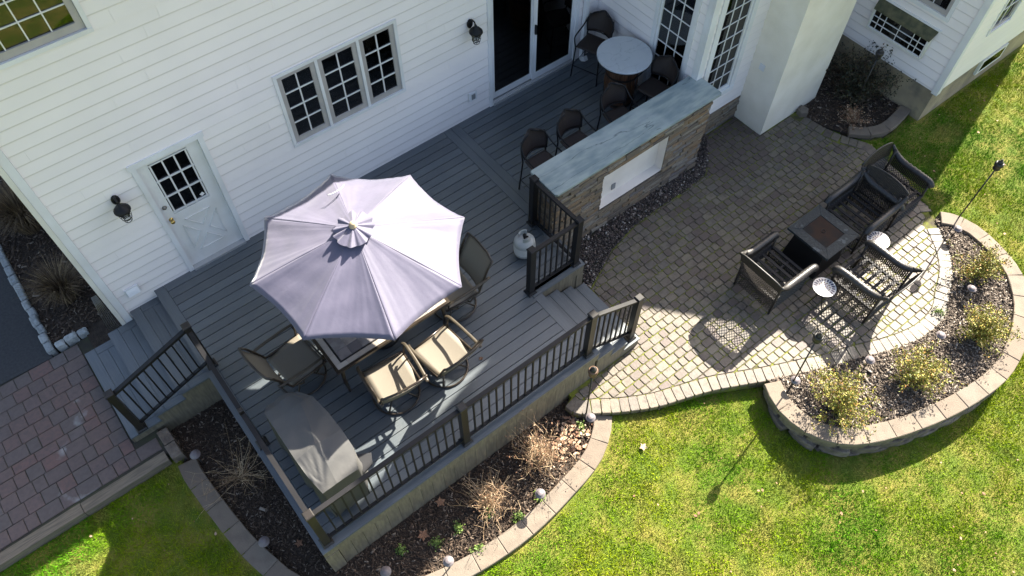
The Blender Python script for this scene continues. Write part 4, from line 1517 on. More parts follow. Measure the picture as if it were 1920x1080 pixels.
# dead leaves and clippings scattered on the lawn
X_, Y_ = scatter(GR, 3.0, rs)
k = ~no_grass(X_, Y_)
X_, Y_ = X_[k], Y_[k]
N = len(X_)
an = rs.uniform(0, 2 * pi, N); s_ = .008 + .022 * rs.random_sample(N) ** 2
ring = np.array([(1, 0, .3), (.35, .6, 0), (-.8, .35, .35), (-.6, -.5, 0), (.4, -.6, .25)])
Vx = X_[:, None] + s_[:, None] * (ring[:, 0] * np.cos(an)[:, None] - ring[:, 1] * np.sin(an)[:, None])
Vy = Y_[:, None] + s_[:, None] * (ring[:, 0] * np.sin(an)[:, None] + ring[:, 1] * np.cos(an)[:, None])
Vz = lawn_z(X_, Y_)[:, None] + .026 + s_[:, None] * ring[:, 2]
np_mesh("leaf_litter", np.stack([Vx, Vy, Vz], -1).reshape(-1, 3), np.arange(5 * N).reshape(-1, 5), rs.random_sample(N) * .75, leafbr, kind="stuff")


N = 150
X_ = 2.85 + rs.normal(0, .22, N); Y_ = -5.0 + rs.normal(0, .14, N)
k = inside(BED_F, X_, Y_) & (Y_ < -4.62)
X_, Y_ = X_[k], Y_[k]
N = len(X_)
an = rs.uniform(0, 2 * pi, N); s_ = .018 + .022 * rs.random_sample(N)
Vx = X_[:, None] + s_[:, None] * (ring[:, 0] * np.cos(an)[:, None] - ring[:, 1] * np.sin(an)[:, None])
Vy = Y_[:, None] + s_[:, None] * (ring[:, 0] * np.sin(an)[:, None] + ring[:, 1] * np.cos(an)[:, None])
Vz = -.785 + .02 * rs.random_sample(N)[:, None] + s_[:, None] * ring[:, 2]
np_mesh("dry_leaves", np.stack([Vx, Vy, Vz], -1).reshape(-1, 3), np.arange(5 * N).reshape(-1, 5), rs.random_sample(N), leafbr, kind="stuff")


def maple_leaf(label, x, y, z, s, a, tone=.3):
    pts = []
    for k_ in range(20):
        t = 2 * pi * k_ / 20
        rr = s * (1.0 if k_ % 4 == 0 else (.55 if k_ % 2 == 0 else .62))
        pts.append((x + rr * cos(t + a), y + rr * sin(t + a), z + .008 * ((k_ * 7) % 5) / 2))
    m_ = MB()
    m_.add([(x, y, z + .004)] + pts, [(0, i + 1, (i + 1) % 20 + 1) for i in range(20)], tone)
    return tag(m_.build("fallen_leaf", leafbr), label, "leaf")


maple_leaf("large reddish dead leaf on the dark mulch below the deck front", .55, -4.87, -.77, .085, .4, .15)
maple_leaf("brown dead leaf lying against the deck skirt below the front railing", .96, -4.66, -.77, .075, 1.1, .25)
maple_leaf("brown dead leaf on the mulch left of the deck corner", -.72, -4.0, -.77, .06, .2, .1)
maple_leaf("small tan leaf alone on the deck boards right of the chairs", 2.385, -3.67, .004, .035, .9, .45)
maple_leaf("pale curled leaf on the lawn just below the patio edge", 3.52, -5.72, -.78, .06, .3, 1.0)
maple_leaf("rust coloured leaf on the lawn beside the tall torch pole", 11.05, -5.75, -.68, .055, 2.0, .3)

# ------------------------------------------------------------------ shrubs
def shrub(name, label, cat, loc, rad, h, stems, leaves, smat, lmat, seed, leaf=.016, spread=1.0, group=None, branch=3, shell=.35, sr=.0035, zleaf=.2):
    r_ = random.Random(seed)
    root = thing(name, label, cat, loc, 0, group)
    tw = MB()
    tips = []
    for i in range(stems):
        a = r_.uniform(0, 2 * pi)
        el = r_.uniform(.25, 1.45) / spread
        L = h * r_.uniform(.65, 1.1)
        dx, dy, dz = cos(a) * cos(el), sin(a) * cos(el), sin(el)
        k = min(1, rad / max(L * cos(el), .01))
        p = Vector((loc[0] + r_.uniform(-.04, .04), loc[1] + r_.uniform(-.04, .04), loc[2]))
        pts = [p]
        d = Vector((dx * k, dy * k, dz))
        nseg = 5
        for s in range(nseg):
            d = d + Vector((r_.uniform(-.18, .18), r_.uniform(-.18, .18), r_.uniform(-.08, .14)))
            p = p + d * L / nseg
            pts.append(p)
        tone = r_.random()
        tw.tube(pts, [sr, sr * .85, sr * .7, sr * .55, sr * .45, sr * .3], 3, tone=tone, smooth=False)
        for b_ in range(branch):
            k0 = r_.randint(1, nseg)
            q = pts[k0]
            dd = Vector((r_.uniform(-1, 1), r_.uniform(-1, 1), r_.uniform(-.1, 1))).normalized() * L * r_.uniform(.15, .35)
            q1, q2 = q + dd * .5 + Vector((0, 0, .01)), q + dd
            tw.tube([q, q1, q2], [sr * .5, sr * .4, sr * .25], 3, tone=tone, smooth=False)
            tips += [q1, q2]
        tips += pts[2:]
    tw.build("branches", smat, root)
    if leaves:
        N_ = leaves
        rs_ = np.random.RandomState(seed)
        T = np.array([tuple(t) for t in tips])
        T = T[T[:, 2] > loc[2] + zleaf * h]
        c_ = T[rs_.randint(0, len(T), N_)] + rs_.normal(0, .022, (N_, 3))
        a_ = rs_.normal(0, 1, (N_, 3)); a_ /= np.linalg.norm(a_, axis=1)[:, None]
        b2 = rs_.normal(0, 1, (N_, 3)); b2 -= (b2 * a_).sum(1)[:, None] * a_; b2 /= np.linalg.norm(b2, axis=1)[:, None]
        s_ = leaf * rs_.uniform(.6, 1.3, N_)[:, None]
        V4 = np.stack([c_ - a_ * s_, c_ + b2 * s_ * .5, c_ + a_ * s_, c_ - b2 * s_ * .5], 1).reshape(-1, 3) - np.array(loc)
        o_ = np_mesh("foliage", V4, np.arange(4 * N_).reshape(-1, 4), rs_.random_sample(N_), lmat, root)
    return root


shrub("shrub", "yellow green leafy shrub nearest the left end of the curved stone wall", "shrub", (5.92, -6.98, -.66), .42, .50, 90, 5200, twigl, leafy, 21, group="yellow green shrubs in the walled bed")
shrub("shrub", "yellow shrub with a few orange leaves, second from the left in the walled bed", "shrub", (7.14, -7.36, -.66), .36, .46, 80, 4000, twigl, leafy, 22, group="yellow green shrubs in the walled bed")
shrub("shrub", "wide yellow green shrub at the right front of the walled bed", "shrub", (8.42, -7.48, -.66), .42, .46, 80, 4600, twigl, leafy, 23, group="yellow green shrubs in the walled bed")
shrub("shrub", "yellow green shrub farthest back in the walled bed, near the tall torch shadow", "shrub", (9.30, -6.85, -.66), .36, .44, 70, 3600, twigl, leafy, 24, group="yellow green shrubs in the walled bed")
shrub("bare_shrub", "pale tan leafless twiggy shrub at the right end of the deck bed", "shrub", (2.32, -5.0, -.80), .34, .62, 110, 900, twigl, leafbr, 31, leaf=.014, spread=.95, sr=.0042, group="bare shrubs in the deck bed", branch=4, zleaf=0)
shrub("bare_shrub", "straw coloured leafless shrub in the middle of the deck bed", "shrub", (1.42, -5.06, -.80), .32, .50, 90, 250, twigl, leafbr, 32, leaf=.012, sr=.0040, group="bare shrubs in the deck bed", branch=4, zleaf=0)
shrub("bare_shrub", "spindly brown leafless shrub left of the deck, in the shade", "shrub", (-.90, -2.75, -.80), .50, .75, 36, 60, twigl, leafbr, 33, leaf=.012, spread=1.1, sr=.0036, group="bare shrubs in the deck bed", branch=4)
shrub("evergreen_shrub", "large dark green shrub in the shaded corner bed by the chimney", "shrub", (10.95, -3.22, -.66), .60, .80, 110, 5500, twigd, leafd, 41, leaf=.022, branch=5, zleaf=.0)
shrub("bare_shrub", "low reddish brown dried plant in the front of the corner bed", "shrub", (10.42, -3.62, -.66), .26, .28, 60, 500, twigl, leafbr, 42, leaf=.02, branch=2, zleaf=0)
for i, (x, y, s, lb) in enumerate([(3.05, -5.0, .06, "beside the path light next to the patio edge"), (2.02, -5.42, .07, "below the bare twiggy shrub by the curb"), (1.62, -5.42, .08, "on the mulch in the middle of the curved curb"),
                                   (1.02, -5.42, .09, "just inside the curb near the bottom path light"), (1.35, -5.12, .09, "at the foot of the middle bare shrub"), (.62, -5.05, .09, "in the mulch below the deck front"), (.2, -4.86, .09, "near the deck corner post"),
                                   (.95, -5.08, .07, "in the mulch midway along the deck front")]):
    shrub("seedling", "small bright green sprouting plant " + lb, "plant", (x, y, -.80), s, .09, 8, 150, sprout, sprout, 60 + i, leaf=.016, group="green sprouts in the deck bed", branch=1, zleaf=0)
shrub("seedling", "small green weed at the inner edge of the walled bed by the pavers", "plant", (8.30, -6.88, -.66), .08, .08, 8, 140, sprout, sprout, 71, leaf=.018, branch=1, zleaf=0)


def grass_clump(label, loc, h, n_, seed, group):
    r_ = random.Random(seed)
    m_ = MB()
    for i in range(n_):
        a = r_.uniform(0, 2 * pi)
        b0 = r_.uniform(0, .16)
        L = h * r_.uniform(.5, 1.1)
        out = r_.uniform(.15, .75)
        p0 = Vector((loc[0] + cos(a) * b0, loc[1] + sin(a) * b0, loc[2]))
        p1 = p0 + Vector((cos(a) * L * out * .35, sin(a) * L * out * .35, L * .55))
        p2 = p0 + Vector((cos(a) * L * out * .9, sin(a) * L * out * .9, L * (.9 - .4 * out)))
        w = .0035
        sd_ = Vector((-sin(a), cos(a), 0)) * w
        m_.add([p0 - sd_, p0 + sd_, p1 + sd_, p1 - sd_, p2], [(0, 1, 2, 3), (3, 2, 4)], r_.random())
    o_ = m_.build("ornamental_grass", reedm)
    return tag(o_, label, "ornamental grass", group)


grass_clump("dry brown ornamental grass clump nearest the left deck steps", (-1.58, 1.15, -.57), .75, 900, 81, "dried grass clumps beside the house")
grass_clump("large dry ornamental grass clump at the left edge of the bed beside the house", (-1.55, 2.75, -.57), 1.0, 1500, 82, "dried grass clumps beside the house")

# ------------------------------------------------------------------ path lights and torches
def path_light(label, x, y, z, h):
    r_ = thing("path_light", label, "garden light", (x, y, z), 0, "solar path lights in the beds")
    MB().tube([(x, y, z - .03), (x, y, z + h - .05)], .009, 8).build("stake", lightd, r_)
    MB().lathe((x, y, z + h - .06), [(.03, 0), (.042, .015), (.042, .04)], 16).build("lamp_body", lightd, r_)
    MB().lathe((x, y, z + h - .02), [(.066, 0), (.068, .005), (.064, .012), (.046, .016), (.042, .028), (.030, .037), (.0, .040)], 22).build("cap", lightm, r_)


for x, y, z, lb in ((-1.19, -2.31, -.80, "silver solar light behind the spindly shrub left of the deck"), (-1.03, -3.84, -.80, "silver solar light by the left curb in the dark mulch"),
                    (1.96, -5.44, -.80, "silver solar light by the curb in the middle of the deck bed"), (.58, -5.40, -.80, "silver solar light nearest the bottom of the picture in the deck bed"),
                    (3.13, -5.06, -.80, "silver solar light where the curb meets the patio"), (-.07, -5.04, -.80, "silver solar light cut by the lower picture edge beyond the deck corner"),
                    (5.68, -6.37, -.66, "silver solar light at the left tip of the walled bed"), (6.73, -6.80, -.66, "silver solar light between the first two yellow shrubs and the patio"),
                    (7.84, -7.17, -.66, "silver solar light in the middle of the walled bed"), (8.87, -6.98, -.66, "silver solar light between the two right hand yellow shrubs"),
                    (9.66, -6.20, -.66, "silver solar light at the far right end of the walled bed")):
    path_light(lb, x, y, z, (-.44 - z))


def torch(label, x, y, z, h, mat=torchd, lean=(0, 0)):
    r_ = thing("tiki_torch", label, "torch", (x, y, z), 0, "garden torches")
    tx, ty = x + lean[0], y + lean[1]
    MB().tube([(x, y, z - .05), (tx, ty, z + h - .22)], .011, 8).build("pole", torchd, r_)
    MB().lathe((tx, ty, z + h - .23), [(.014, 0), (.046, .03), (.054, .05), (.042, .068), (.056, .09), (.066, .12), (.062, .155), (.05, .165)], 14).build("basket", mat, r_)
    MB().lathe((tx, ty, z + h - .065), [(.04, 0), (.044, .012), (.02, .028), (.014, .05), (.012, .065), (0, .067)], 14).build("snuffer", torchd, r_)


torch("brown woven torch beside the deck steps in front of the skirt", 3.20, -4.92, -.80, 1.44, bamboo, (0, .02))
torch("dark torch in the walled bed whose shadow falls across the lawn", 5.62, -6.38, -.66, 1.34, torchd, (.10, .08))
torch("tall dark torch at the right by the far end of the stone wall", 10.03, -6.05, -.68, 1.40, torchd)
torch("dark torch in the corner bed in front of the wing foundation", 10.68, -3.46, -.66, 1.36, torchd)

# ------------------------------------------------------------------ dining set
dt = thing("dining_table", "rectangular tile topped patio table under the umbrella", "table", (1.53, -2.62, 0))
x0, x1, y0, y1 = .70, 2.36, -3.10, -2.14
b = MB()
b.box(x0, x1, y0, y0 + .035, .685, .725); b.box(x0, x1, y1 - .035, y1, .685, .725); b.box(x0, x0 + .035, y0 + .035, y1 - .035, .685, .725); b.box(x1 - .035, x1, y0 + .035, y1 - .035, .685, .725)
b.box(x0 + .02, x1 - .02, y0 + .02, y1 - .02, .665, .69)
top = b.build("tabletop", bronze, dt)
def ringtiles(o0, o1, mat, L, nm):
    X0, X1, Y0, Y1 = x0 + o0, x1 - o0, y0 + o0, y1 - o0
    w = o1 - o0
    n1 = round((X1 - X0) / L)
    for k in range(n1):
        for yy_ in ((Y0, Y0 + w), (Y1 - w, Y1)):
            a = X0 + (X1 - X0) * k / n1; c = X0 + (X1 - X0) * (k + 1) / n1
            MB().prism([(a + .001, yy_[0]), (c - .001, yy_[0]), (c - .001, yy_[1]), (a + .001, yy_[1])], .69, .722, ch=.001, tone=rnd.random()).build(nm, mat, top)
    n2 = round((Y1 - Y0 - 2 * w) / L)
    for k in range(n2):
        for xx_ in ((X0, X0 + w), (X1 - w, X1)):
            a = Y0 + w + (Y1 - Y0 - 2 * w) * k / n2; c = Y0 + w + (Y1 - Y0 - 2 * w) * (k + 1) / n2
            MB().prism([(xx_[0], a + .001), (xx_[1], a + .001), (xx_[1], c - .001), (xx_[0], c - .001)], .69, .722, ch=.001, tone=rnd.random()).build(nm, mat, top)
ringtiles(.036, .105, tilelt, .15, "border_tile")
ringtiles(.107, .128, tiledk, .3, "dark_tile")
X0, X1, Y0, Y1 = x0 + .130, x1 - .130, y0 + .130, y1 - .130
nx_, ny_ = 9, 5
for i in range(nx_):
    for k in range(ny_):
        a, c = X0 + (X1 - X0) * i / nx_, X0 + (X1 - X0) * (i + 1) / nx_
        d, e = Y0 + (Y1 - Y0) * k / ny_, Y0 + (Y1 - Y0) * (k + 1) / ny_
        MB().prism([(a + .0015, d + .0015), (c - .0015, d + .0015), (c - .0015, e - .0015), (a + .0015, e - .0015)], .69, .721, ch=.001, tone=rnd.random()).build("tile", tilem, top)
for sx in (0, 1):
    for sy in (0, 1):
        px, py = (x0 + .09, x1 - .09)[sx], (y0 + .09, y1 - .09)[sy]
        MB().tube([(px, py, .66), (px + (.02 if sx else -.02), py + (.02 if sy else -.02), .35), (px, py, 0)], [.028, .026, .018], 8).build("leg", bronze, dt)


def arcpts(c, r, a0, a1, n_, z):
    return [(c[0] + r * cos(a0 + (a1 - a0) * k / n_), c[1] + r * sin(a0 + (a1 - a0) * k / n_), z) for k in range(n_ + 1)]


def dining_chair(label, loc, rz):
    r_ = thing("sling_chair", label, "chair", loc, rz, "tan sling swivel chairs round the dining table", local=True)
    # local: faces +Y, origin under the swivel column
    MB().tube([(.30 * cos(2 * pi * k / 28), .30 * sin(2 * pi * k / 28), .018) for k in range(28)], .014, 6, closed=True).build("base_ring", bronze, r_)
    b_ = MB()
    for k in range(4):
        a = pi / 4 + pi / 2 * k
        b_.tube([(.295 * cos(a), .295 * sin(a), .022), (.14 * cos(a), .14 * sin(a), .10), (.03 * cos(a), .03 * sin(a), .17)], .013, 6)
    b_.lathe((0, 0, .14), [(.035, 0), (.035, .16)], 10)
    b_.build("swivel_base", bronze, r_)
    W_ = .27

    def seatf(u, v):   # slung seat, slight dip
        x = -W_ + 2 * W_ * u
        y = -.24 + .50 * v
        return (x, y, .40 + .03 * v - .022 * sin(pi * u) + (.012 * sin(pi * v)) + (.03 * max(0, .2 - v)))
    MB().grid(seatf, 8, 10, th=.008).build("seat", sling, r_)

    def backf(u, v):
        x = -W_ + 2 * W_ * u
        return (x, -.25 - .17 * v - .03 * sin(pi * u) - .05 * v * v, .44 + .50 * v)
    MB().grid(backf, 8, 10, th=-.008).build("backrest", sling, r_)
    for s in (-1, 1):
        X_ = s * (W_ + .012)
        b_ = MB()
        b_.tube([(X_, .27, .42), (X_, .0, .415), (X_, -.24, .43), (X_, -.30, .60), (X_, -.40, .86), (X_, -.46, .955)], .016, 8)
        b_.tube([(X_, .20, .415), (X_, .10, .33), (s * .10, 0, .30)], .014, 6)
        b_.tube([(X_, -.20, .42), (X_, -.10, .33), (s * .10, 0, .30)], .014, 6)
        b_.build("side_frame", bronze, r_)
        b_ = MB()
        path = catmull([(X_ + s * .02, -.40, .68), (X_ + s * .035, -.25, .665), (X_ + s * .045, 0, .645), (X_ + s * .04, .22, .63), (X_ + s * .02, .28, .60)], 4)
        b_.tube(path, .023, 8, flat=.4)
        b_.build("armrest", armm, r_)
        MB().tube([(X_ + s * .03, .23, .62), (X_ + s * .02, .24, .52), (X_, .22, .42)], .013, 6).build("arm_support", bronze, r_)
    b_ = MB()
    b_.tube([(-W_ - .012, -.46, .955), (-W_ * .5, -.485, .965), (W_ * .5, -.485, .965), (W_ + .012, -.46, .955)], .015, 8)
    b_.build("cross_rail", bronze, r_)
    MB().tube([(-W_, .275, .418), (W_, .275, .418)], .014, 6).build("front_rail", bronze, r_)
    return r_


c0 = dining_chair("tan sling chair at the left end of the dining table, in the shade", (.42, -2.44, 0), -pi / 2 + .12)
G1 = "tan sling swivel chairs round the dining table"
dup(c0, (1.235, -3.40, 0), -.10, "sunlit tan sling chair on the near side of the table, nearest the covered grill", G1)
dup(c0, (1.94, -3.48, 0), .10, "sunlit tan sling chair on the near side of the table, farther from the grill", G1)
dup(c0, (2.61, -2.76, 0), pi / 2 - .06, "tan sling chair at the right end of the table, half hidden by the umbrella", G1)

# ------------------------------------------------------------------ umbrella
ub = thing("patio_umbrella", "open eight sided lavender grey umbrella over the dining table", "umbrella", (1.575, -2.555, 0))
UC = (1.575, -2.555)
tipz, apz, UR = 1.89, 2.30, 1.26
TIPS = [(.360, -2.205), (.477, -3.180), (1.237, -3.785), (2.197, -3.672), (2.797, -2.905), (2.668, -1.962), (1.911, -1.356), (.945, -1.460)]
MB().tube([(UC[0], UC[1], .0), (UC[0], UC[1], apz + .02)], .020, 10).build("pole", woodk, ub)
MB().lathe((UC[0], UC[1], 0), [(.24, 0), (.24, .05), (.18, .075), (.04, .09), (.035, .3)], 24).build("base", blackm, ub)
for k in range(8):
    A_ = Vector((*TIPS[k], tipz)); B_ = Vector((*TIPS[(k + 1) % 8], tipz)); O_ = Vector((*UC, apz))
    rk = random.Random(300 + k)
    ph = [rk.uniform(0, 6) for _ in range(4)]

    def pf(u, v, A_=A_, B_=B_, O_=O_, ph=ph):
        s = .02 + .98 * u
        e = A_.lerp(B_, v)
        tent = 4 * v * (1 - v)
        p = O_.lerp(e, s)
        inward = (O_ - e); inward.z = 0
        p = p + inward * (.045 * tent * s * s)
        p.z += -.030 * tent * s + .05 * s * (1 - s)
        wr_ = (1 - tent) * s
        p.z += .009 * sin(44 * v + ph[0]) * wr_ * .5 + .003 * sin(17 * v + 6 * u + ph[1]) * s + .003 * sin(23 * u + 5 * v + ph[2]) * tent + .0016 * sin(61 * v + 9 * u + ph[3]) * s * s
        return p
    MB().grid(lambda u, v: pf(v, u), 28, 18, th=.0018).build("canopy_panel", umbm, ub)
    MB().tube([(UC[0] + (A_.x - UC[0]) * t_, UC[1] + (A_.y - UC[1]) * t_, apz + (tipz - apz) * t_ + .05 * t_ * (1 - t_) - .012) for t_ in (.03, .35, .7, 1)], .007, 5).build("rib", bronze, ub)
    mid = O_.lerp(A_, .5); mid.z += -.01
    MB().tube([(UC[0] + (A_.x - UC[0]) * .02, UC[1] + (A_.y - UC[1]) * .02, 1.75), tuple(mid)], .005, 5).build("strut", bronze, ub)
vm = MB()
def vf(u, v):
    a = 2 * pi * v
    fold = sin(a * 11 + .6 + sin(a * 2)) + .6 * sin(a * 17 + 2)
    rr = .03 + .20 * u * (1 + .06 * fold * u) * (1 + .08 * sin(a * 2))
    return (UC[0] + rr * cos(a), UC[1] + rr * sin(a), 2.350 - .062 * u + .010 * fold * (u ** .6))
vm.grid(lambda u, v: vf(v, u), 90, 8)
vm.build("vent_cap", umbm, ub)
MB().lathe((UC[0], UC[1], 2.345), [(.046, 0), (.048, .015), (.034, .022), (.036, .045), (.026, .058), (0, .062)], 18).build("finial", woodk, ub)
lp = MB().tube([(1.64, -1.84, 2.150), (1.68, -1.88, 2.175), (1.82, -1.86, 2.165), (1.87, -1.81, 2.135), (1.82, -1.84, 2.14), (1.70, -1.86, 2.155)], .006, 5, closed=True)
lp.build("tie_strap", stripm, ub)

# ------------------------------------------------------------------ covered grill
gc = thing("covered_grill", "barbecue grill under a grey fitted cover near the deck corner", "grill", (.06, -3.6, 0))


def interp(tab, t):
    for (a, va), (b_, vb) in zip(tab[:-1], tab[1:]):
        if t <= b_:
            w_ = (t - a) / (b_ - a) if b_ > a else 0
            return va + (vb - va) * w_
    return tab[-1][1]


YS = [-3.02, -3.12, -3.30, -3.60, -3.86, -4.08, -4.30]
Y_tab = lambda tab: [(i / 6, q) for i, q in enumerate(tab)]
yt = Y_tab(YS)
ridge_t = Y_tab([.88, .95, 1.00, 1.02, 1.03, .94, .84])
eave_t = Y_tab([.82, .91, .955, .975, .975, .90, .82])
xl_t = Y_tab([-.20, -.235, -.235, -.235, -.235, -.225, -.19])
xr_t = Y_tab([.12, .20, .30, .335, .345, .345, .26])


def coverf(u, v):
    """u across (0 = floor on the left, 1 = floor on the right), v along the grill"""
    y = interp(yt, v)
    xl, xr, rz_, ez = interp(xl_t, v), interp(xr_t, v), interp(ridge_t, v), interp(eave_t, v)
    xm = xl + (xr - xl) * interp([(0, .8), (.33, .72), (.66, .45), (1, .4)], v)
    wn_ = .018 * sin(19 * v + 3 * u) + .012 * sin(47 * v + 11 * u)
    if u < .25:
        t = u / .25
        return (xl - .02 * (1 - t) + wn_ * (1 - t), y + .012 * sin(9 * t + 20 * v), .10 + (ez - .10) * t)
    if u > .75:
        t = (1 - u) / .25
        return (xr + .02 * (1 - t) + wn_ * (1 - t) + .02 * sin(30 * v) * (1 - t), y, .16 + (ez - .16) * t)
    t = (u - .25) / .5
    if t < .5:
        q = t * 2
        x = xl + (xm - xl) * q
        z = ez + (rz_ - ez) * q
    else:
        q = (1 - t) * 2
        x = xr + (xm - xr) * q
        z = ez + (rz_ - ez) * q
    fr2 = max(0, (v - .66) / .34)
    an2 = atan2(t - .08, 1.02 - v)
    return (x, y, z + .005 * sin(26 * v + 9 * t) + .016 * fr2 * (1 - fr2) * 2 * sin(an2 * 17) + .010 * (1 - v) ** 3 * sin(21 * t))


cm = MB()
for q0, q1, nn in ((0, .25, 10), (.25, .5, 12), (.5, .75, 12), (.75, 1, 10)):
    for p0, p1, mm in ((0, 2 / 6, 16), (2 / 6, 4 / 6, 18), (4 / 6, 1, 18)):
        cm.grid(lambda u, v: coverf(q0 + (q1 - q0) * u, p0 + (p1 - p0) * v), nn, mm)
def endcap(v, sgn):
    def f(u, w):
        p = Vector(coverf(u, v))
        c = Vector(((interp(xl_t, v) + interp(xr_t, v)) / 2, interp(yt, v), .12))
        edge = Vector((p.x, p.y, p.z))
        low = Vector((p.x * .92 + c.x * .08, p.y + sgn * .04, .12))
        q = edge.lerp(low, w)
        q.y += sgn * .03 * sin(pi * w) + sgn * .010 * sin(28 * u) * w
        return q
    return f
cm.grid(lambda u, w: endcap(1, -1)(u, w), 40, 8)
cm.grid(lambda u, w: endcap(0, 1)(1 - u, w), 40, 8)
cm.build("cover", coverm, gc)
b = MB()
b.box(-.16, .28, -4.22, -3.10, .05, .55)
b.build("grill_cart", coverd, gc)
b = MB()
for x in (-.14, .27):
    for y in (-4.18, -3.14):
        b.lathe((x, y, 0), [(.03, 0), (.03, .05)], 10)
b.build("caster", coverd, gc)
b = MB().prism([(.36, -4.02), (.50, -4.10), (.44, -4.22), (.30, -4.26)], .50, .53); b.build("side_tray", coverd, gc)

# ------------------------------------------------------------------ propane tank
pt_ = thing("propane_tank", "grey white propane cylinder on the deck inside the corner railing", "gas cylinder", (3.92, -2.70, 0))
TX, TY = 3.90, -2.69
MB().lathe((TX, TY, 0), [(.10, 0), (.105, .03), (.10, .035)], 24).build("foot_ring", tankm, pt_)
MB().lathe((TX, TY, 0), [(.08, .03), (.12, .04), (.148, .07), (.155, .10), (.155, .27), (.148, .31), (.12, .345), (.07, .365), (0, .37)], 32).build("tank_body", tankm, pt_)
MB().lathe((TX, TY, 0), [(.1565, .12), (.1565, .265)], 32, closed=False).build("label_band", tankw, pt_)
for k, (z, w) in enumerate(((.235, .9), (.215, .6), (.20, .8), (.185, .7), (.165, .8), (.15, .5))):
    a0_ = -1.9
    pts = arcpts((TX, TY), .1572, a0_, a0_ + w, 8, 0)
    q = MB()
    q.add([(p[0], p[1], z) for p in pts] + [(p[0], p[1], z + .006) for p in pts], [(i, i + 1, i + 10, i + 9) for i in range(8)])
    q.build("label_line", greyp, pt_)
for a0_, a1_ in ((.5, 2.4), (3.7, 5.5)):
    b = MB()
    pts = arcpts((TX, TY), .085, a0_, a1_, 8, 0)
    b.add([(p[0], p[1], .355) for p in pts] + [(p[0], p[1], .44) for p in pts] + [(TX + (p[0] - TX) * .95, TY + (p[1] - TY) * .95, .44) for p in pts] + [(TX + (p[0] - TX) * .95, TY + (p[1] - TY) * .95, .355) for p in pts],
          [(i + 9 * r, i + 1 + 9 * r, i + 10 + 9 * r, i + 9 + 9 * r) for i in range(8) for r in range(3)])
    b.build("collar", tankm, pt_)
MB().tube(arcpts((TX, TY), .083, .5, 2.4, 8, .445), .008, 6).build("handle", tankm, pt_)
b = MB().lathe((TX, TY, .365), [(.018, 0), (.018, .05), (.028, .055), (.028, .075), (0, .076)], 12).tube([(TX, TY, .39), (TX + .05, TY - .02, .39)], .012, 8)
b.build("valve", blackm, pt_)

# ------------------------------------------------------------------ barrel table
bt = thing("barrel_table", "round white marble top on an oak barrel in the deck corner", "table", (7.08, -1.20, 0))
BX, BY = 7.08, -1.20
NS = 22
for k in range(NS):
    a0_, a1_ = 2 * pi * k / NS + .006, 2 * pi * (k + 1) / NS - .006
    m_ = MB()
    prof = [(.215, .0), (.25, .2), (.275, .43), (.25, .68), (.215, .88)]
    vs = []
    for rr, z in prof:
        for a in (a0_, a1_):
            vs.append((BX + rr * cos(a), BY + rr * sin(a), z))
    for rr, z in prof:
        for a in (a0_, a1_):
            vs.append((BX + (rr - .02) * cos(a), BY + (rr - .02) * sin(a), z))
    fs = [(2 * i, 2 * i + 1, 2 * i + 3, 2 * i + 2) for i in range(4)] + [(10 + 2 * i, 12 + 2 * i, 13 + 2 * i, 11 + 2 * i) for i in range(4)] + [(2 * i, 2 * i + 2, 12 + 2 * i, 10 + 2 * i) for i in range(4)] + [(2 * i + 3, 2 * i + 1, 11 + 2 * i, 13 + 2 * i) for i in range(4)]
    m_.add(vs, fs, rnd.random())
    m_.build("stave", barrelm, bt)
for z, rr in ((.06, .232), (.24, .262), (.62, .264), (.82, .234)):
    MB().lathe((BX, BY, z - .02), [(rr, 0), (rr + .004, .02), (rr, .04)], 32, closed=False).build("hoop", hoopm, bt)
MB().lathe((BX, BY, .88), [(.20, 0), (.22, .03)], 24).build("barrel_head", barrelm, bt)
MB().lathe((BX, BY, .912), [(.425, 0), (.435, .008), (.435, .030), (.428, .038)], 48).build("tabletop", marble, bt)
MB().lathe((BX, BY, .885), [(.40, 0), (.428, .015), (.428, .0265)], 40).build("table_rim", blackm, bt)


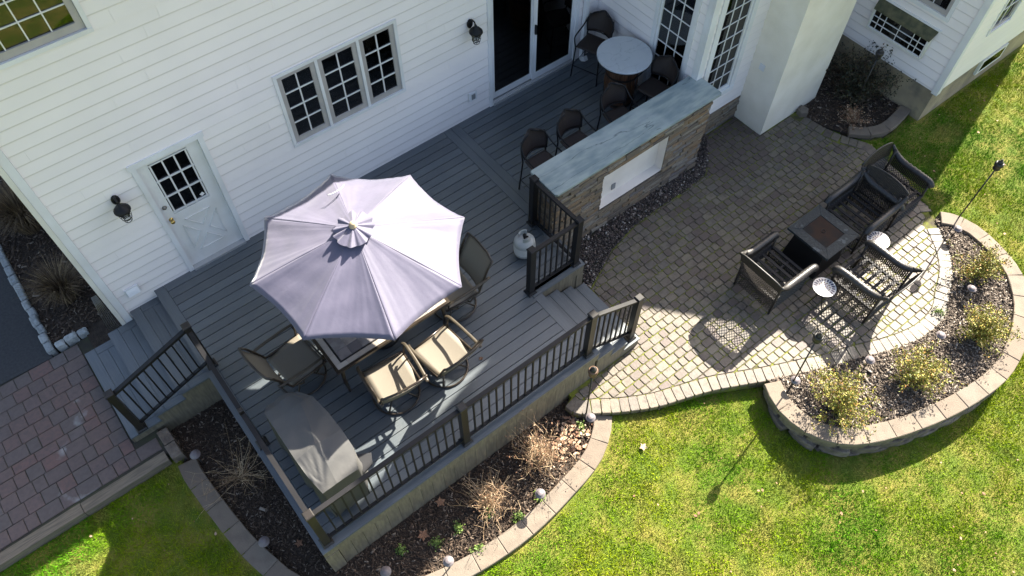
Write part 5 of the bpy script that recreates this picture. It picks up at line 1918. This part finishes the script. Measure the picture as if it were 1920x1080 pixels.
def stool(label, loc, rz):
    r_ = thing("bar_stool", label, "bar stool", loc, rz, "brown woven bar stools on the deck", local=True)
    # faces +Y
    hw, d0, d1 = .215, -.18, .20
    for sx in (-1, 1):
        MB().tube([(sx * (hw + .03), d0 - .05, 0), (sx * hw, d0 - .01, .60), (sx * (hw - .0), d0 - .05, .80)], .012, 7).build("leg", blackm, r_)
        MB().tube([(sx * (hw + .03), d1 + .04, 0), (sx * hw, d1, .60)], .012, 7).build("leg", blackm, r_)
        arm = catmull([(sx * (hw - .01), d0 - .06, .97), (sx * (hw + .02), d0 - .01, .88), (sx * (hw + .04), d0 + .10, .80), (sx * (hw + .04), d1 - .04, .77), (sx * (hw + .02), d1 + .02, .72), (sx * hw, d1 + .01, .60)], 4)
        MB().tube(arm, .012, 7).build("armrest", blackm, r_)
    MB().tube([(-hw - .02, d0 - .03, .22), (hw + .02, d0 - .03, .22), (hw + .02, d1 + .025, .22), (-hw - .02, d1 + .025, .22)], .009, 6, closed=True).build("footrest", blackm, r_)

    def sf(u, v):
        x = -hw + 2 * hw * u; y = d0 + (d1 - d0) * v
        return (x * (1 - .12 * (1 - v)), y, .625 - .015 * sin(pi * u) * sin(pi * v) - .02 * v ** 4)
    MB().grid(sf, 10, 10, th=.02).build("seat", weave, r_)

    def bf(u, v):
        a = (u - .5) * 2
        wv = (hw + .022) * (.86 + .14 * min(1, v / .35)) * (max(0, 1 - ((max(v, .38) - .38) / .64) ** 2.3)) ** .5
        return (a * wv, d0 - .055 - .09 * v + .075 * a * a, .69 + .345 * v)
    MB().grid(lambda u, v: bf(u, 1 - (1 - v) ** 2.2), 14, 22, th=-.014).build("backrest", weave, r_)
    edge = [bf(0, t) for t in (0, .2, .4, .55, .7, .82, .91, .965, .992)] + [bf(.5, 1)] + [bf(1, t) for t in (.992, .965, .91, .82, .7, .55, .4, .2, 0)]
    MB().tube(catmull(edge, 2), .012, 7).build("back_frame", blackm, r_)
    MB().tube([bf(0, .0), bf(.25, -.02), bf(.5, -.03), bf(.75, -.02), bf(1, .0)], .009, 6).build("back_rail", blackm, r_)
    return r_


G2 = "brown woven bar stools on the deck"
s0 = stool("brown woven bar stool nearest the railing end of the bar", (4.84, -1.93, 0), pi)
dup(s0, (5.50, -1.94, 0), pi, "second brown woven stool along the bar from the railing", G2)
dup(s0, (6.35, -1.93, 0), pi - .15, "brown woven stool at the bar, nearest the barrel table", G2)
dup(s0, (7.16, -.42, 0), 1.92, "brown woven stool in the corner between the sliding door and the barrel table", G2)
dup(s0, (7.22, -1.80, 0), pi / 2 + .15, "brown woven stool between the barrel table and the tall grid window", G2)

# ------------------------------------------------------------------ wicker club chairs


def lattice(mb, fn, du, dv, n1, r=.0056, seg=7):
    """diagonal strands over surface fn(u,v) in [0,1]^2; du:dv = aspect, n1 = strands along u"""
    step = 1.0 / n1
    asp = du / dv
    for sgn in (1, -1):
        k = -int(n1 / asp) - 2
        while k * step < 1 + 1 / asp + step:
            u0 = k * step
            pts = []
            for i in range(seg * 2 + 1):
                v = i / (seg * 2)
                u = u0 + sgn * v / asp if sgn > 0 else u0 - v / asp
                if sgn < 0:
                    u = u0 - v / asp
                if -1e-6 <= u <= 1 + 1e-6:
                    pts.append(fn(min(1, max(0, u)), v))
            if len(pts) >= 2:
                mb.tube(pts, r, 3, smooth=False)
            k += 1


def club_chair(label, loc, rz):
    r_ = thing("wicker_chair", label, "armchair", loc, rz, "dark wicker armchairs round the fire pit", local=True)
    W_, D0, D1 = .335, -.34, .36    # half width, back, front
    # back: lower lattice, upper closed weave with vertical ribs
    def topz(u):
        a = abs(u - .5) * 2
        return .885 - .05 * a ** 6 + .012 * cos(2 * pi * (u - .5))
    def bk(u, v, off=0):
        a = (u - .5) * 2
        z = .28 + (topz(u) - .28) * v
        return (a * (W_ + .01 + .03 * v), D0 - .015 - .10 * v * v - .03 * (1 - a * a) - off, z)
    m_ = MB(); lattice(m_, lambda u, v: bk(u, v * .62), .7, .38, 15); m_.build("back_lattice", wick, r_)
    m_ = MB()
    nr = 34
    for k in range(nr):
        u0, u1 = k / nr + .0005, (k + 1) / nr - .001
        m_.grid(lambda u, v: bk(u0 + (u1 - u0) * u, .60 + .40 * v, .004 * sin(pi * u)), 2, 5, smooth=False)
    m_.build("back_panel", wick, r_)
    MB().tube([bk(k / 20, 1) for k in range(21)], .013, 7).build("top_rail", wickl, r_)
    for s in (-1, 1):
        # rolled arm, with a spiral wrap modelled as a rippled radius
        c_ = catmull([(s * (W_ + .045), D0 - .10, .80), (s * (W_ + .04), D0 + .02, .70), (s * (W_ + .03), D0 + .18, .645), (s * (W_ + .03), D1 - .18, .635), (s * (W_ + .035), D1 - .03, .62), (s * (W_ + .035), D1 + .025, .56)], 9)
        rr = []
        for i in range(len(c_)):
            t = i / (len(c_) - 1)
            base = .020 + .030 * min(1, t * 3.2)
            rr.append(base * (1.06 + .10 * (1 if i % 2 else -1)))
        MB().tube(c_, rr, 10).build("armrest", wickl, r_)
        def sidef(u, v, s=s):
            y = D0 + (D1 - D0) * u
            zt = .70 - .06 * min(1, u * 3) if u < .95 else .60
            return (s * (W_ + .02), y, .10 + (zt - .10) * v)
        m_ = MB(); lattice(m_, sidef, .7, .5, 14); m_.build("side_lattice", wick, r_)
        m_ = MB()
        for k in range(26):
            y = D0 + (D1 - D0) * (k + .5) / 26
            m_.box(s * (W_ + .012) - .004, s * (W_ + .012) + .004, y - .010, y + .010, .47, .645)
        m_.build("side_panel", wick, r_)
    def fr_(u, v):
        return (-W_ + 2 * W_ * u, D1 + .015, .10 + .24 * v)
    m_ = MB(); lattice(m_, fr_, .7, .24, 14); m_.build("apron_lattice", wick, r_)
    m_ = MB(); lattice(m_, lambda u, v: (-W_ + 2 * W_ * u, D0 - .02, .08 + .22 * v), .7, .22, 14)
    m_.build("apron_lattice", wick, r_)
    b_ = MB()
    for x_ in (-W_, W_):
        b_.bar((x_, D0, .345), (x_, D1, .345), .035, .03)
    b_.bar((-W_, D0, .345), (W_, D0, .345), .035, .03)
    b_.bar((-W_, D1, .345), (W_, D1, .345), .045, .035)
    b_.tube([(-W_, D1 + .02, .10), (W_, D1 + .02, .10)], .012, 6)
    b_.build("seat_frame", slatm, r_)
    for k in range(5):
        y = D0 + .10 + .125 * k
        MB().box(-W_ + .018, W_ - .018, y - .022, y + .022, .350, .362).build("slat", slatm, r_)
    for x_ in (-W_ + .05, 0, W_ - .05)[1:2]:
        MB().box(x_ - .015, x_ + .015, D0 + .02, D1 - .02, .336, .348).build("brace", slatm, r_)
    for sx in (-1, 1):
        for y in (D0, D1):
            MB().tube([(sx * W_, y, .60 if y > 0 else .80), (sx * W_, y, 0)], .018, 7).build("leg", wick, r_)
    return r_


G3 = "dark wicker armchairs round the fire pit"
w0 = club_chair("dark wicker armchair left of the fire pit, its back to the bar", (6.68, -5.04, PZ), -pi / 2)
dup(w0, (7.635, -5.99, PZ), 0, "sunlit wicker armchair between the two small round tables, facing the fire pit", G3)
dup(w0, (8.53, -5.10, PZ), pi / 2, "dark wicker armchair right of the fire pit, facing it", G3)
dup(w0, (9.30, -5.13, PZ), pi, "shaded wicker armchair outermost on the right, next to the lawn", G3)

# fire pit
fp = thing("fire_pit_table", "square slate topped gas fire pit table with a dark tapered base", "fire pit", (7.63, -5.07, PZ))
fx0, fx1, fy0, fy1, fz = 7.27, 7.99, -5.445, -4.70, -.04
cxf, cyf = (fx0 + fx1) / 2, (fy0 + fy1) / 2
def quadring(h0, h1):
    return None
for i, tri in enumerate((((fx0, fy0), (fx1, fy0), (fx1 - .15, fy0 + .15), (fx0 + .15, fy0 + .15)), ((fx1, fy0), (fx1, fy1), (fx1 - .15, fy1 - .15), (fx1 - .15, fy0 + .15)),
                         ((fx1, fy1), (fx0, fy1), (fx0 + .15, fy1 - .15), (fx1 - .15, fy1 - .15)), ((fx0, fy1), (fx0, fy0), (fx0 + .15, fy0 + .15), (fx0 + .15, fy1 - .15)))):
    MB().prism([(x_ * .998 + cxf * .002, y_ * .998 + cyf * .002) for x_, y_ in tri], fz - .04, fz, ch=.003, tone=.5).build("slate_slab", slate, fp)
MB().box(fx0 + .153, fx1 - .153, fy0 + .153, fy1 - .153, fz - .03, fz - .006).build("burner_plate", rust, fp)
MB().tube(arcpts((cxf + .005, cyf), .03, 0, 2 * pi * .97, 14, fz + .0), .004, 6).build("burner_ring", ironm, fp)
b = MB()
b.add([(cxf - .31, cyf - .31, PZ + .0), (cxf + .31, cyf - .31, PZ), (cxf + .31, cyf + .31, PZ), (cxf - .31, cyf + .31, PZ), (cxf - .26, cyf - .26, fz - .04), (cxf + .26, cyf - .26, fz - .04), (cxf + .26, cyf + .26, fz - .04), (cxf - .26, cyf + .26, fz - .04)],
      [(0, 1, 5, 4), (1, 2, 6, 5), (2, 3, 7, 6), (3, 0, 4, 7), (3, 2, 1, 0)])
b.build("base", blackm, fp)


def side_table(label, x, y):
    r_ = thing("side_table", label, "side table", (x, y, PZ), 0, "small round mosaic side tables")
    z = PZ + .46
    MB().lathe((x, y, z - .018), [(.165, 0), (.172, .004), (.172, .016), (.169, .018)], 36).build("rim", ironm, r_)
    t_ = MB().lathe((x, y, z - .002), [(.166, 0), (.166, .004)], 36).build("tabletop", tablew, r_)
    for k in range(20):
        a = 2 * pi * k / 20
        m_ = MB()
        pts = []
        for q in range(8):
            tt = 2 * pi * q / 8
            lx, ly = .125 + .027 * cos(tt), .0135 * sin(tt)
            pts.append((x + lx * cos(a) - ly * sin(a), y + lx * sin(a) + ly * cos(a)))
        m_.prism(pts, z + .002, z + .0035, tone=.1 + .3 * (k % 2))
        m_.build("tessera", petalm, t_)
    for rr, n_, s_, tn in ((.075, 12, .017, .95), (.045, 8, .015, .6), (.018, 5, .012, .9)):
        for k in range(n_):
            a = 2 * pi * k / n_ + rr * 10
            MB().prism([(x + rr * cos(a) + s_ * cos(a + q), y + rr * sin(a) + s_ * sin(a + q)) for q in (0, 1.6, 3.14, 4.7)], z + .002, z + .0035, tone=tn).build("tessera", petalm, t_)
    for k in range(3):
        a = 2 * pi * k / 3 + .5
        MB().tube(catmull([(x + .13 * cos(a), y + .13 * sin(a), z - .018), (x + .05 * cos(a), y + .05 * sin(a), z - .2), (x + .15 * cos(a), y + .15 * sin(a), PZ)], 4), .006, 6).build("leg", ironm, r_)
    MB().tube(arcpts((x, y), .055, 0, 2 * pi * .98, 18, z - .21), .004, 5).build("brace_ring", ironm, r_)


side_table("small round side table in full sun between the left and lower armchairs", 6.99, -5.685)
side_table("small round mosaic side table half in shadow beside the fire pit", 8.28, -5.635)

for o in list(bpy.data.objects):
    if o.get('_local') is not None:
        del o['_local']
